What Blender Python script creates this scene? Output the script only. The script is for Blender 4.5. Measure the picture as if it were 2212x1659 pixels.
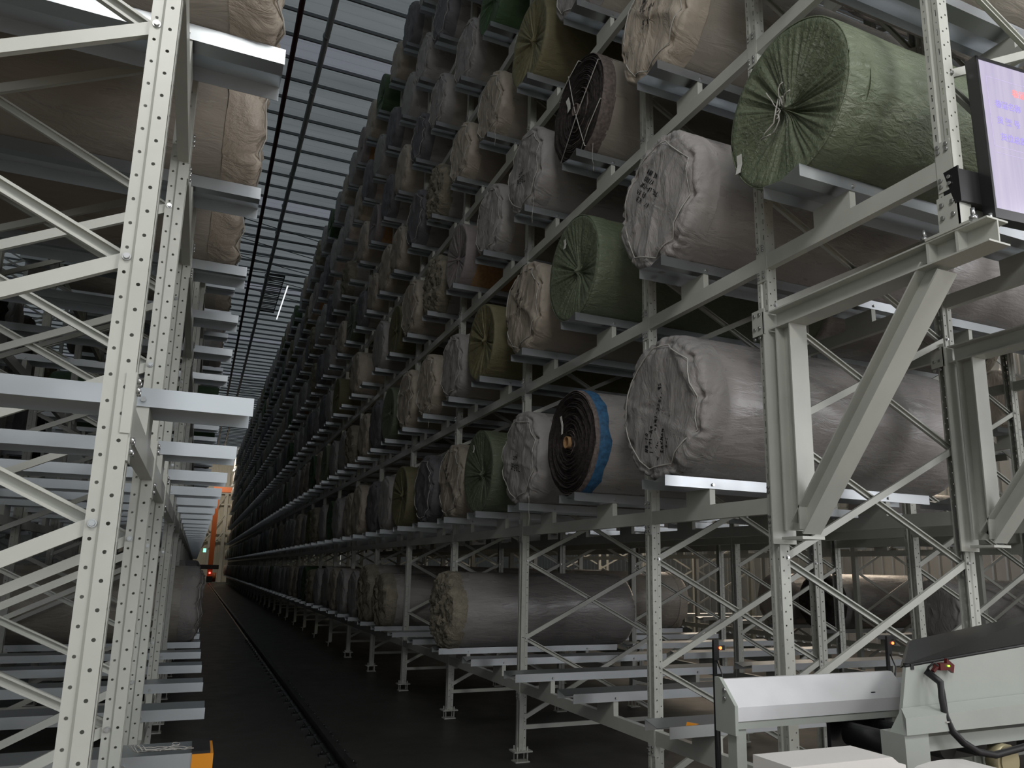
import bpy, math, random
from math import sin, cos, pi, radians, sqrt
from mathutils import Vector, Matrix, noise

for o in list(bpy.data.objects):
    bpy.data.objects.remove(o, do_unlink=True)
S = bpy.context.scene
COL = S.collection

# ------------------------------------------------------------------ camera
F_PX, YAW, PITCH, ROLL, EYE = 1604.47, .4063, .1938, .0189, 1.712
r_ = Vector((cos(YAW), -sin(YAW), 0))
f_ = Vector((sin(YAW) * cos(PITCH), cos(YAW) * cos(PITCH), sin(PITCH)))
u_ = Vector((-sin(YAW) * sin(PITCH), -cos(YAW) * sin(PITCH), cos(PITCH)))
cr = r_ * cos(ROLL) + u_ * sin(ROLL)
cu = u_ * cos(ROLL) - r_ * sin(ROLL)
cam = bpy.data.cameras.new('camera')
cam.sensor_width = 36
cam.lens = F_PX / 2212 * 36
cam.shift_x = -23.63 / 2212
cam.shift_y = 89.17 / 2212
cam.clip_start = .05
cam.clip_end = 300
camo = bpy.data.objects.new('camera', cam)
COL.objects.link(camo)
M = Matrix((cr, cu, -f_)).transposed().to_4x4()
M.translation = Vector((0, 0, EYE))
camo.matrix_world = M
S.camera = camo

# ------------------------------------------------------------------ world, lights, exposure
w = bpy.data.worlds.new('sky')
S.world = w
w.use_nodes = True
bg = w.node_tree.nodes['Background']
bg.inputs[0].default_value = (.90, .96, 1.0, 1)
bg.inputs[1].default_value = 1.0


def area(name, loc, aim, sx, sy, power, color, spread=180):
    d = bpy.data.lights.new(name, 'AREA')
    d.shape = 'RECTANGLE'
    d.size, d.size_y, d.energy, d.color = sx, sy, power, color
    d.spread = radians(spread)
    o = bpy.data.objects.new(name, d)
    COL.objects.link(o)
    o.location = loc
    o.rotation_euler = (Vector(aim) - Vector(loc)).to_track_quat('-Z', 'Y').to_euler()
    return o


# daylight entering the loading hall behind the camera: the open doorway in the back wall, the window
# band in the hall's right-hand wall and the roof light over the hall; a window band beside the far racks
area('daylight_doorway', (1.5, -12.8, 3.6), (1.5, 0, 3.0), 9, 6.4, 12, (.90, .95, 1.0))
area('added_fill_left', (-6.9, -3.4, 4.4), (2.6, 3.6, 3.2), 6.0, 4.4, 120, (.97, .98, 1.0))  # added fill, no window known there; brightens the right rack's aisle faces
# added unseen lights behind and above the camera, for steeper falloff down the aisle
area('added_near_light_left', (-.4, -1.7, 6.2), (1.2, 2.6, 1.5), 1.3, 1.3, 98, (1.0, .98, .94))
area('added_near_light_right', (3.9, -1.9, 6.2), (2.9, 3.0, 1.5), 1.3, 1.3, 88, (1.0, .98, .94))
area('added_highlight_light', (2.0, -13.6, 10.2), (2.0, 0, 6.0), 11, 2.0, 130, (.94, .93, 1.0))  # added unseen light that gives the wrapped rolls their top highlights
area('daylight_hall_window', (10.6, -3.6, 4.6), (1.0, 3.0, 3.6), 7.5, 5.0, 560, (.98, .97, 1.0))
area('daylight_hall_rooflight', (2.2, -4.2, 11.6), (1.9, 1.5, 4.0), 9, 4.5, 70, (.93, .95, 1.0))
area('daylight_window_far_right', (14.6, 12, 5.0), (6, 9, 2.0), 14, 3.0, 560, (1.0, .82, .64))
area('end_hall_lamp', (1.3, 73.0, 11.4), (1.3, 84, 3.0), 2.2, 1.5, 330, (1.0, .90, .74))
S.view_settings.view_transform = 'Standard'
S.view_settings.look = 'None'
S.view_settings.gamma = 1
S.view_settings.use_curve_mapping = False
S.view_settings.exposure = 0.12
cy = S.cycles
cy.max_bounces = 5
cy.diffuse_bounces = 3
cy.glossy_bounces = 3
cy.transmission_bounces = 2
cy.transparent_max_bounces = 12
cy.sample_clamp_indirect = 4
cy.use_denoising = True
cy.use_adaptive_sampling = True
cy.adaptive_threshold = .025
cy.caustics_reflective = False
cy.caustics_refractive = False

# ------------------------------------------------------------------ materials


class NT:
    def __init__(s, name):
        s.m = bpy.data.materials.new(name)
        s.m.use_nodes = True
        s.t = s.m.node_tree
        s.n = s.t.nodes
        s.b = s.n['Principled BSDF']
        s.out = s.n['Material Output']

    def new(s, typ, **kw):
        n = s.n.new(typ)
        for k, v in kw.items():
            setattr(n, k, v)
        return n

    def l(s, a, b):
        s.t.links.new(a, b)

    def math(s, op, a, b=None, c=None):
        n = s.new('ShaderNodeMath', operation=op)
        for i, v in enumerate((a, b, c)):
            if v is None:
                continue
            if isinstance(v, (int, float)):
                n.inputs[i].default_value = v
            else:
                s.l(v, n.inputs[i])
        return n.outputs[0]

    def noise(s, scale, vec=None, detail=3, rough=.55, dist=0):
        n = s.new('ShaderNodeTexNoise')
        n.inputs['Scale'].default_value = scale
        n.inputs['Detail'].default_value = detail
        n.inputs['Roughness'].default_value = rough
        n.inputs['Distortion'].default_value = dist
        if vec is not None:
            s.l(vec, n.inputs['Vector'])
        return n

    def obj(s, sc=(1, 1, 1), rot=(0, 0, 0)):
        t = s.new('ShaderNodeTexCoord')
        m = s.new('ShaderNodeMapping')
        m.inputs['Scale'].default_value = sc
        m.inputs['Rotation'].default_value = rot
        s.l(t.outputs['Object'], m.inputs[0])
        return m.outputs[0]

    def ramp(s, fac, stops):
        n = s.new('ShaderNodeValToRGB')
        e = n.color_ramp.elements
        while len(e) < len(stops):
            e.new(.5)
        for i, (p, c) in enumerate(stops):
            e[i].position = p
            e[i].color = (*c, 1) if len(c) == 3 else c
        s.l(fac, n.inputs[0])
        return n.outputs[0]

    def bump(s, h, strength, dist=.01):
        n = s.new('ShaderNodeBump')
        n.inputs['Strength'].default_value = strength
        n.inputs['Distance'].default_value = dist
        s.l(h, n.inputs['Height'])
        s.l(n.outputs[0], s.b.inputs['Normal'])
        return n


def mat(name, col, rough=.5, metal=0, var=0, vscale=6, bump=0, bscale=20, sc=(1, 1, 1), spec=.5, bdist=.004, rvar=0, objvar=0):
    m = NT(name)
    m.b.inputs['Roughness'].default_value = rough
    m.b.inputs['Metallic'].default_value = metal
    m.b.inputs['Specular IOR Level'].default_value = spec
    m.b.inputs['Base Color'].default_value = (*col, 1)
    v = m.obj(sc) if (var or bump or rvar) else None
    if var:
        n = m.noise(vscale, v, 4)
        a = tuple(c * (1 - var) for c in col)
        b = tuple(min(1, c * (1 + var)) for c in col)
        c = m.ramp(n.outputs[0], [(.3, a), (.7, b)])
        if objvar:
            oi = m.new('ShaderNodeObjectInfo')
            hs = m.new('ShaderNodeHueSaturation')
            k = m.math('MULTIPLY_ADD', oi.outputs['Random'], objvar * 2, 1 - objvar)
            m.l(k, hs.inputs['Value'])
            m.l(c, hs.inputs['Color'])
            c = hs.outputs[0]
        m.l(c, m.b.inputs['Base Color'])
    if rvar:
        n = m.noise(vscale * 1.7, v, 4)
        mr = m.new('ShaderNodeMapRange')
        mr.inputs['To Min'].default_value = max(.02, rough - rvar)
        mr.inputs['To Max'].default_value = min(1, rough + rvar)
        mr.inputs['From Min'].default_value = .3
        mr.inputs['From Max'].default_value = .7
        m.l(n.outputs[0], mr.inputs[0])
        m.l(mr.outputs[0], m.b.inputs['Roughness'])
    if bump:
        n2 = m.noise(bscale, v, 4, .6)
        m.bump(n2.outputs[0], bump, bdist)
    return m.m


def glow(name, col, strength):
    m = NT(name)
    m.b.inputs['Base Color'].default_value = (*col, 1)
    m.b.inputs['Emission Color'].default_value = (*col, 1)
    m.b.inputs['Emission Strength'].default_value = strength
    return m.m


def post_mat(name, col, web):
    """painted steel with the punched holes of the upright: real see-through openings"""
    m = NT(name)
    m.b.inputs['Base Color'].default_value = (*col, 1)
    m.b.inputs['Roughness'].default_value = .38
    m.b.inputs['Specular IOR Level'].default_value = .5
    tc = m.new('ShaderNodeTexCoord')
    n = m.noise(7, tc.outputs['Object'], 4)
    c = m.ramp(n.outputs[0], [(.3, tuple(k * .93 for k in col)), (.7, tuple(min(1, k * 1.04) for k in col))])
    m.l(c, m.b.inputs['Base Color'])
    sp = m.new('ShaderNodeSeparateXYZ')
    m.l(tc.outputs['Object'], sp.inputs[0])
    x = m.math('ABSOLUTE', sp.outputs[0])
    y = m.math('ABSOLUTE', sp.outputs[1])
    z = sp.outputs[2]

    def cell(pitch, off):  # distance to the nearest hole centre along z
        a = m.math('DIVIDE', z, pitch)
        a = m.math('ADD', a, off)
        a = m.math('FRACT', a)
        a = m.math('SUBTRACT', a, .5)
        a = m.math('ABSOLUTE', a)
        return m.math('MULTIPLY', a, pitch)

    def circ(a, a0, fz, r):
        d = m.math('SUBTRACT', a, a0)
        d = m.math('POWER', d, 2)
        e = m.math('POWER', fz, 2)
        return m.math('LESS_THAN', m.math('ADD', d, e), r * r)
    if not web:
        k = m.math('MAXIMUM', circ(x, .020, cell(.071, 0), .0050), circ(x, .058, cell(.071, .55), .0046))
    else:
        dx = m.math('ABSOLUTE', m.math('SUBTRACT', y, .0275))
        slot = m.math('MULTIPLY', m.math('LESS_THAN', dx, .0034), m.math('LESS_THAN', cell(.1, 0), .0165))
        k = m.math('MAXIMUM', slot, circ(y, .0275, cell(.1, .5), .0042))
    tr = m.new('ShaderNodeBsdfTransparent')
    mx = m.new('ShaderNodeMixShader')
    m.l(k, mx.inputs[0])
    m.l(m.b.outputs[0], mx.inputs[1])
    m.l(tr.outputs[0], mx.inputs[2])
    m.l(mx.outputs[0], m.out.inputs[0])
    return m.m


PAINT = (.53, .545, .50)
M_PAINT = mat('painted_steel', PAINT, .38, var=.05, vscale=5)
M_FLANGE = post_mat('post_flange_steel', PAINT, False)
M_WEB = post_mat('post_web_steel', PAINT, True)
M_GALV = mat('galvanised_sheet', (.54, .575, .60), .37, .88, var=.05, vscale=2, rvar=.06, sc=(.6, 1, 1))
M_BRIGHT = mat('bright_zinc_sheet', (.84, .85, .88), .46, .35, var=.05, vscale=4, rvar=.08)
M_BOLT = mat('zinc_bolt', (.55, .56, .56), .3, .9)
M_STEELDK = mat('dark_steel', (.05, .052, .055), .35, .6, var=.3)
M_RAIL = mat('rail_steel', (.10, .10, .10), .30, .8, var=.3)
M_BLACK = mat('black_rubber', (.012, .012, .014), .45)
M_BLACKP = mat('black_painted_steel', (.02, .02, .022), .3, .2)
M_CORD = mat('white_cord', (.54, .525, .49), .7)
M_INK = mat('black_marker_ink', (.012, .012, .014), .6)
M_PAPER = mat('white_paper', (.78, .78, .74), .6, var=.08, vscale=30)
M_CARD = mat('cardboard', (.42, .25, .12), .8, var=.15, vscale=25)
M_ORANGE = mat('orange_paint', (.85, .32, .02), .4)
M_CRANE = mat('orange_red_paint', (.36, .085, .02), .5)
M_WHITEP = mat('white_plastic', (.80, .78, .76), .35)
M_GREYM = mat('grey_green_machine_paint', (.40, .43, .40), .42, var=.04, bump=.05, bscale=60)
M_BLUE = mat('blue_backing', (.03, .11, .22), .7, var=.4, vscale=30)
M_CREAM = mat('cream_sheet', (.80, .74, .62), .6, var=.05)


def cloth(name, col, rough, var=.15, wr=.35, spec=.5, sc=(.8, 3, 3), weave=0, objvar=.12, wrs=5, metal=0.0):
    """wrapping film / woven cloth with long soft creases"""
    m = NT(name)
    m.b.inputs['Specular IOR Level'].default_value = spec
    m.b.inputs['Metallic'].default_value = metal
    v = m.obj(sc)
    n = m.noise(2.2, v, 5, .6, .4)
    a = tuple(c * (1 - var) for c in col)
    b = tuple(min(1, c * (1 + var)) for c in col)
    c = m.ramp(n.outputs[0], [(.3, a), (.7, b)])
    oi = m.new('ShaderNodeObjectInfo')
    hs = m.new('ShaderNodeHueSaturation')
    m.l(m.math('MULTIPLY_ADD', oi.outputs['Random'], objvar * 2, 1 - objvar), hs.inputs['Value'])
    m.l(c, hs.inputs['Color'])
    m.l(hs.outputs[0], m.b.inputs['Base Color'])
    mr = m.new('ShaderNodeMapRange')
    mr.inputs['From Min'].default_value = .3
    mr.inputs['From Max'].default_value = .7
    mr.inputs['To Min'].default_value = rough - .08
    mr.inputs['To Max'].default_value = rough + .1
    m.l(n.outputs[0], mr.inputs[0])
    m.l(mr.outputs[0], m.b.inputs['Roughness'])
    n2 = m.noise(wrs, v, 6, .62, .6)
    h = n2.outputs[0]
    if weave:
        n3 = m.noise(260, m.obj((1, 1, 1)), 1)
        h = m.math('ADD', h, m.math('MULTIPLY', n3.outputs[0], weave))
    m.bump(h, wr, .03)
    return m.m


M_FILM = cloth('grey_wrapping_film', (.34, .322, .315), .27, .10, .34, .85)
M_FILMB = cloth('brown_wrapping_film', (.38, .345, .30), .30, .10, .32, .7)
M_CLGREY = cloth('grey_cover_cloth', (.37, .352, .345), .5, .10, .8, .4, (1.6, 3.2, 1.6), wrs=3)
M_CLTAN = cloth('tan_cover_cloth', (.44, .385, .32), .45, .14, .85, .45, (1.6, 3.2, 1.6), wrs=3)
M_CLDARK = cloth('dark_grey_cover_cloth', (.17, .165, .18), .5, .15, .85, .4, (1.6, 3.2, 1.6), wrs=3)
M_CLCRUM = cloth('crumpled_khaki_cover', (.30, .27, .21), .6, .25, 1.0, .3, (3, 3, 3), wrs=7)
M_GREEN = cloth('green_woven_wrap', (.140, .170, .108), .36, .10, .65, .7, (2.2, 5, 5), .06, wrs=6)
M_OLIVE = cloth('olive_woven_wrap', (.185, .170, .095), .5, .14, .5, .4, (2.2, 5, 5), .06)
M_DGREEN = cloth('dark_green_woven_wrap', (.06, .11, .05), .5, .14, .5, .4, (2.2, 5, 5), .06)
M_PINK = cloth('grey_violet_wrap', (.33, .29, .29), .6, .1, .4, .3, (2, 4, 4), .05)
M_PILE = mat('dark_carpet_pile', (.030, .023, .022), .85, var=.6, vscale=40, bump=.8, bscale=90, bdist=.01)
M_PILE2 = mat('carpet_backing_edge', (.16, .13, .12), .8, var=.4, vscale=40)

# ------------------------------------------------------------------ mesh helpers


class MB:
    def __init__(s):
        s.v, s.f, s.mi, s.sm = [], [], [], []

    def add(s, vs, fs, mi=0, sm=False):
        b = len(s.v)
        s.v += [tuple(p) for p in vs]
        for i, f in enumerate(fs):
            s.f.append([b + k for k in f])
            s.mi.append(mi[i] if isinstance(mi, list) else mi)
            s.sm.append(sm)

    def box(s, a, b, mi=0):
        x0, y0, z0 = a
        x1, y1, z1 = b
        x0, x1 = min(x0, x1), max(x0, x1)
        y0, y1 = min(y0, y1), max(y0, y1)
        z0, z1 = min(z0, z1), max(z0, z1)
        s.add([(x0, y0, z0), (x1, y0, z0), (x1, y1, z0), (x0, y1, z0), (x0, y0, z1), (x1, y0, z1), (x1, y1, z1), (x0, y1, z1)],
              [(0, 3, 2, 1), (4, 5, 6, 7), (0, 1, 5, 4), (1, 2, 6, 5), (2, 3, 7, 6), (3, 0, 4, 7)], mi)

    def prism(s, pts, axis, a, b, mi=0):
        """closed polygon (2D) extruded along axis between a and b"""
        def P(p, t):
            return {'x': (t, p[0], p[1]), 'y': (p[0], t, p[1]), 'z': (p[0], p[1], t)}[axis]
        n = len(pts)
        vs = [P(p, a) for p in pts] + [P(p, b) for p in pts]
        fs = [[i, (i + 1) % n, n + (i + 1) % n, n + i] for i in range(n)]
        m = mi if isinstance(mi, list) else [mi] * n
        s.add(vs, fs + [list(range(n))[::-1], list(range(n, 2 * n))], list(m) + [m[0], m[0]])

    def obox(s, c, ax, ay, az, mi=0):
        c, ax, ay, az = map(Vector, (c, ax, ay, az))
        vs = [c + i * ax + j * ay + k * az for k in (-1, 1) for j in (-1, 1) for i in (-1, 1)]
        s.add(vs, [(0, 2, 3, 1), (4, 5, 7, 6), (0, 1, 5, 4), (1, 3, 7, 5), (3, 2, 6, 7), (2, 0, 4, 6)], mi)

    def tube(s, path, r, n=8, mi=0, closed=False, cap=True):
        P = [Vector(p) for p in path]
        b = len(s.v)
        N = len(P)
        up = Vector((0, 0, 1))
        rings = []
        for i, p in enumerate(P):
            d = (P[(i + 1) % N] - P[i - 1]) if closed else (P[min(i + 1, N - 1)] - P[max(i - 1, 0)])
            d = d.normalized() if d.length > 1e-9 else Vector((1, 0, 0))
            a = d.cross(up)
            if a.length < .05:
                a = d.cross(Vector((0, 1, 0)))
            a.normalize()
            c = d.cross(a).normalized()
            rr = r[i] if isinstance(r, (list, tuple)) else r
            rings.append([p + rr * (cos(2 * pi * k / n) * a + sin(2 * pi * k / n) * c) for k in range(n)])
        s.add([q for ring in rings for q in ring],
              [[i * n + k, i * n + (k + 1) % n, ((i + 1) % N) * n + (k + 1) % n, ((i + 1) % N) * n + k] for i in range(N if closed else N - 1) for k in range(n)], mi, True)
        if cap and not closed:
            s.f.append([b + k for k in range(n)][::-1]); s.mi.append(mi); s.sm.append(False)
            s.f.append([b + (N - 1) * n + k for k in range(n)]); s.mi.append(mi); s.sm.append(False)

    def cyl(s, c, axis, r, h, n=12, mi=0):
        ax = Vector({'x': (1, 0, 0), 'y': (0, 1, 0), 'z': (0, 0, 1)}[axis])
        c = Vector(c)
        s.tube([c, c + ax * h], r, n, mi)

    def mesh(s, name, mats):
        me = bpy.data.meshes.new(name)
        me.from_pydata(s.v, [], s.f)
        for m in (mats if isinstance(mats, (list, tuple)) else [mats]):
            me.materials.append(m)
        me.polygons.foreach_set('material_index', s.mi)
        me.polygons.foreach_set('use_smooth', s.sm)
        me.update()
        return me


def props(o, label=None, cat=None, group=None, kind=None):
    if label:
        o['label'] = label
    if cat:
        o['category'] = cat
    if group:
        o['group'] = group
    if kind:
        o['kind'] = kind
    return o


def link(name, me, parent=None, loc=None, rot=None):
    o = bpy.data.objects.new(name, me)
    COL.objects.link(o)
    if parent is not None:
        o.parent = parent
    if loc is not None:
        o.location = loc
    if rot is not None:
        o.rotation_euler = rot
    return o


def thing(name, label, cat, loc=(0, 0, 0), group=None, me=None, rot=None):
    o = link(name, me, None, loc, rot)
    return props(o, label, cat, group)


def struct(name, mb, mats):
    return props(link(name, mb.mesh(name, mats)), kind='structure')


ORD = ['zeroth', 'first', 'second', 'third', 'fourth', 'fifth', 'sixth', 'seventh', 'eighth', 'ninth', 'tenth', 'eleventh', 'twelfth',
       'thirteenth', 'fourteenth', 'fifteenth', 'sixteenth', 'seventeenth', 'eighteenth', 'nineteenth']
TENS = {2: 'twent', 3: 'thirt', 4: 'fort', 5: 'fift', 6: 'sixt', 7: 'sevent'}


def ordw(n):
    if n < 20:
        return ORD[n]
    t, u = divmod(n, 10)
    return TENS[t] + ('ieth' if u == 0 else 'y-' + ORD[u])


LEV = ['lowest', 'second', 'third', 'fourth', 'fifth', 'sixth', 'seventh', 'topmost']

# ------------------------------------------------------------------ layout of the place
XR, XL, DEP = 2.87, -.19, 1.46       # aisle faces of the right and left rack, depth of a frame
B = 2.137
PW = .0415                           # half width of an upright
BT = [.70, 2.134, 3.541, 4.948, 6.355, 7.762, 9.169, 10.576]   # tops of the shelf beams
NEND = 34
POST_H = 11.9
R_FR = [3.152 + PW, 4.386 + PW] + [6.622 + PW + B * k for k in range(NEND)]     # right frames
R_P = 1.978 + PW                                                                # hanging post on the bracket
L_FR = [2.15 + PW, 3.35 + PW, 4.60 + PW] + [6.80 + PW + B * k for k in range(NEND)]
R_SL = [2.66, 3.86] + [v for k in range(NEND) for v in (5.04 + B * k + (.02 if k else 0), 6.09 + B * k + (.02 if k else 0))]
L_SL = [2.88, 4.07] + [v for k in range(NEND) for v in (5.25 + B * k, 6.33 + B * k)]
X2 = 6.933                           # aisle face of the rack behind the right rack (faces away)
X3 = 9.9
ZROOF = 12.6

# ------------------------------------------------------------------ room shell


def floor_mat():
    m = NT('sealed_concrete_floor')
    v = m.obj()
    n = m.noise(.8, v, 6, .6)
    c = m.ramp(n.outputs[0], [(.25, (.038, .037, .035)), (.75, (.066, .063, .058))])
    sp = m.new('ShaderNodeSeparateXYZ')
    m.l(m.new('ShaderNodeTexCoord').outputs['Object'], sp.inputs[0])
    mx = m.new('ShaderNodeMix', data_type='RGBA')     # unseen hall floor tinted tan to bounce warm light, ends before the racks
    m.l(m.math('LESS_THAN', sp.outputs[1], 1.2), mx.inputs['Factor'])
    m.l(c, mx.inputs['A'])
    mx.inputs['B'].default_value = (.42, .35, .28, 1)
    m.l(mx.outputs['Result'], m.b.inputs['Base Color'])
    n2 = m.noise(3, v, 5)
    mr = m.new('ShaderNodeMapRange')
    mr.inputs['To Min'].default_value = .32
    mr.inputs['To Max'].default_value = .60
    m.l(n2.outputs[0], mr.inputs[0])
    m.l(mr.outputs[0], m.b.inputs['Roughness'])
    m.bump(m.noise(40, v, 3).outputs[0], .06, .003)
    return m.m


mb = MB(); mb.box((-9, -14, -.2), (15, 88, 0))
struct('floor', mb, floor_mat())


def roof_mat():
    """thin corrugated sheets that let a little daylight through"""
    m = NT('roof_sheet')
    tc = m.new('ShaderNodeTexCoord')
    n = m.noise(.9, m.obj((.25, 1.6, 1)), 3)
    c = m.ramp(n.outputs[0], [(.3, (.125, .135, .136)), (.7, (.178, .188, .188))])
    sp = m.new('ShaderNodeSeparateXYZ')
    m.l(tc.outputs['Object'], sp.inputs[0])
    # paler daylight strips every ten metres or so
    a = m.math('FRACT', m.math('DIVIDE', m.math('ADD', sp.outputs[1], .42), 7.55))
    k = m.math('LESS_THAN', a, .1)
    mx = m.new('ShaderNodeMix', data_type='RGBA')
    m.l(k, mx.inputs['Factor'])
    m.l(c, mx.inputs['A'])
    mx.inputs['B'].default_value = (.19, .192, .212, 1)
    tr = m.new('ShaderNodeBsdfTranslucent')
    m.l(mx.outputs['Result'], tr.inputs[0])
    m.l(mx.outputs['Result'], m.b.inputs['Base Color'])
    m.b.inputs['Roughness'].default_value = .5
    ad = m.new('ShaderNodeMixShader')
    ad.inputs[0].default_value = .75
    m.l(m.b.outputs[0], ad.inputs[1])
    m.l(tr.outputs[0], ad.inputs[2])
    m.l(ad.outputs[0], m.out.inputs[0])
    return m.m


mb = MB()
y = -14.15
pts = []
pit = .2517
while y < 88:
    pts += [(y, 0), (y + .225, 0), (y + .232, .007), (y + .245, .007)]
    y += pit
pts.append((y, 0))
vs = []
for (yy, zz) in pts:
    vs += [(-9, yy, ZROOF + .12 + zz), (15, yy, ZROOF + .12 + zz)]
mb.add(vs, [[2 * i, 2 * i + 1, 2 * i + 3, 2 * i + 2] for i in range(len(pts) - 1)])
struct('ceiling', mb, roof_mat())

# purlins under the roof
PUR = MB()
PUR.prism([(-.018, .12), (.018, .12), (.018, .112), (-.012, .112), (-.012, .058), (.018, .058), (.018, .05), (-.018, .05)], 'x', -9, 15)
pme = PUR.mesh('roof_purlin', mat('purlin_steel', (.16, .17, .18), .5, .2))
k = 0
yy = -2.0
PN = []
while yy < 86:
    PN.append(yy)
    yy += .755
for k, yy in enumerate(PN):
    if yy < 8:
        continue
    o = link('trim_%d' % (k + 1), pme, None, (0, yy, ZROOF))
    props(o, kind='structure')
# roof bracing rods, crossing between the racks
rod = MB()
for y0 in (21.6, 44.0):
    for i in range(5):
        ya = y0 + i * 1.55
        rod.tube([(-6, ya, ZROOF - .12), (4.6, ya + 3.2, ZROOF - .12)], .014, 6)
        rod.tube([(-6, ya + 2.4, ZROOF - .16), (4.6, ya + 1.2, ZROOF - .16)], .014, 6)
struct('trim_200', rod, M_STEELDK)
# dark red sprinkler pipe and grey conduit
mb = MB(); mb.tube([(.89, 1, ZROOF - .17), (.92, 86, ZROOF - .17)], .055, 12)
for yy in range(4, 84, 3):
    mb.tube([(.89, yy, ZROOF - .17), (.89, yy, ZROOF + .1)], .008, 6)
thing('sprinkler_pipe', 'dark red pipe running under the roof along the whole aisle', 'pipe', me=mb.mesh('sprinkler_pipe', mat('dark_red_paint', (.035, .006, .010), .4)))
mb = MB(); mb.tube([(1.47, 1, ZROOF - .19), (1.52, 86, ZROOF - .19)], .062, 12)
for yy in range(4, 84, 2):
    mb.tube([(1.47, yy - .04, ZROOF - .19), (1.47, yy + .04, ZROOF - .19)], .072, 12)
thing('conduit_pipe', 'round grey pipe hung beneath the roof right of the dark red pipe', 'pipe', me=mb.mesh('conduit_pipe', mat('grey_zinc_pipe', (.30, .31, .32), .4, .5)))

# walls
M_WALL = mat('white_wall_sheet', (.72, .72, .70), .55, var=.05, vscale=2)


def corr_wall(name, p0, p1, z0, z1, m, step=.3):
    """vertical ribbed sheet wall from p0 to p1"""
    a, b = Vector(p0), Vector(p1)
    d = (b - a)
    L = d.length
    d.normalize()
    nrm = Vector((-d.y, d.x, 0))
    mb = MB()
    pts = []
    t = 0
    while t < L:
        for q, h in ((0, 0), (.20, 0), (.225, .03), (.275, .03)):
            if t + q <= L:
                pts.append(a + d * (t + q) + nrm * h)
        t += step
    vs = []
    for p in pts:
        vs += [(p.x, p.y, z0), (p.x, p.y, z1)]
    mb.add(vs, [[2 * i, 2 * i + 2, 2 * i + 3, 2 * i + 1] for i in range(len(pts) - 1)])
    return struct(name, mb, m)


corr_wall('wall_left', (-9, -14, 0), (-9, 88, 0), 0, ZROOF + .1, M_WALL)
corr_wall('wall_right', (15, 88, 0), (15, -14, 0), 0, ZROOF + .1, M_WALL)
corr_wall('wall_hall_right', (11, 1.0, 0), (11, -14, 0), 0, ZROOF + .1, M_WALL)
corr_wall('wall_hall_left', (-7.2, -14, 0), (-7.2, .2, 0), 0, ZROOF + .1, M_WALL)
corr_wall('wall_end', (-9, 86, 0), (15, 86, 0), 0, ZROOF + .1, M_CREAM)
mb = MB()
mb.box((-9, -14.2, 0), (-3.2, -14, ZROOF + .1)); mb.box((6.2, -14.2, 0), (15, -14, ZROOF + .1)); mb.box((-3.2, -14.2, 6.9), (6.2, -14, ZROOF + .1))
struct('wall_back', mb, M_WALL)
# window band frames before the right wall sheets; left one added with the fill light
wf = MB()
for (xw, ya, yb, za, zb) in ((10.72, -7.4, .2, 2.0, 7.2), (14.72, 5, 19, 3.4, 6.6), (-7.1, -6.5, -.3, 2.2, 6.6)):
    for yy in [ya + (yb - ya) * i / 8 for i in range(9)]:
        wf.box((xw, yy - .03, za), (xw + .12, yy + .03, zb))
    for zz in (za, (za + zb) / 2, zb):
        wf.box((xw, ya, zz - .03), (xw + .12, yb, zz + .03))
struct('window_1', wf, M_PAINT)
# columns, girts and truss of the end wall
mb = MB()
for x in (-1.6, 1.05, 2.3, 3.6):
    mb.box((x, 85.3, 0), (x + .35, 85.7, 11.5))
for z in (4.2, 5.0, 8.0, 9.2):
    mb.box((-3, 85.4, z), (6, 85.6, z + .16))
for (xa, za, xb, zb) in ((-.3, 5.1, 1.2, 6.9), (1.2, 5.1, 2.4, 6.9), (1.2, 6.9, 2.4, 9.0), (-.3, 6.9, 1.2, 5.1), (2.4, 5.1, 1.2, 3.4), (0, 3.4, 1.2, 4.9)):
    mb.tube([(xa, 85.2, za), (xb, 85.2, zb)], .07, 6)
mb.box((-3, 85.25, 9.6), (6, 85.5, 10.1))
struct('trim_201', mb, mat('cream_steel', (.78, .72, .62), .5))

# crane rail down the aisle
RX = 1.345
mb = MB()
mb.prism([(RX - .06, .0), (RX + .06, .0), (RX + .06, .012), (RX + .010, .022), (RX + .010, .075), (RX + .032, .085), (RX + .032, .112), (RX - .032, .112), (RX - .032, .085), (RX - .010, .075), (RX - .010, .022), (RX - .06, .012)], 'y', 2.0, 84)
rail = thing('crane_rail', 'dark steel rail bolted along the aisle floor', 'rail', me=mb.mesh('crane_rail', M_RAIL))
clip = MB()
clip.box((-.05, -.035, 0), (.03, .035, .018)); clip.cyl((-.02, 0, .018), 'z', .012, .03, 8); clip.box((.02, -.02, .012), (.05, .02, .03))
cme = clip.mesh('rail_clip', M_STEELDK)
for k in range(40):
    yy = 2.4 + .42 * k
    link('rail_clip', cme, rail, (RX - .085, yy, 0))
    if k < 24:
        link('rail_clip', cme, rail, (RX + .085, yy, 0), (0, 0, pi))

# ------------------------------------------------------------------ upright frames


def offset_path(path, t):
    P = [Vector(p) for p in path]
    out = []
    for i, p in enumerate(P):
        ns = []
        for a, b in ((i - 1, i), (i, i + 1)):
            if a >= 0 and b < len(P):
                d = (P[b] - P[a]).normalized()
                ns.append(Vector((-d.y, d.x)))
        n = sum(ns, Vector((0, 0)))
        n = n / max(n.length_squared, .3) * (1 if len(ns) == 1 else 2) * (1 if len(ns) > 1 else 1)
        if len(ns) == 2:
            n = (ns[0] + ns[1]) / max(1 + ns[0].dot(ns[1]), .4)
        else:
            n = ns[0]
        out.append(p + n * t)
    return out


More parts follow.
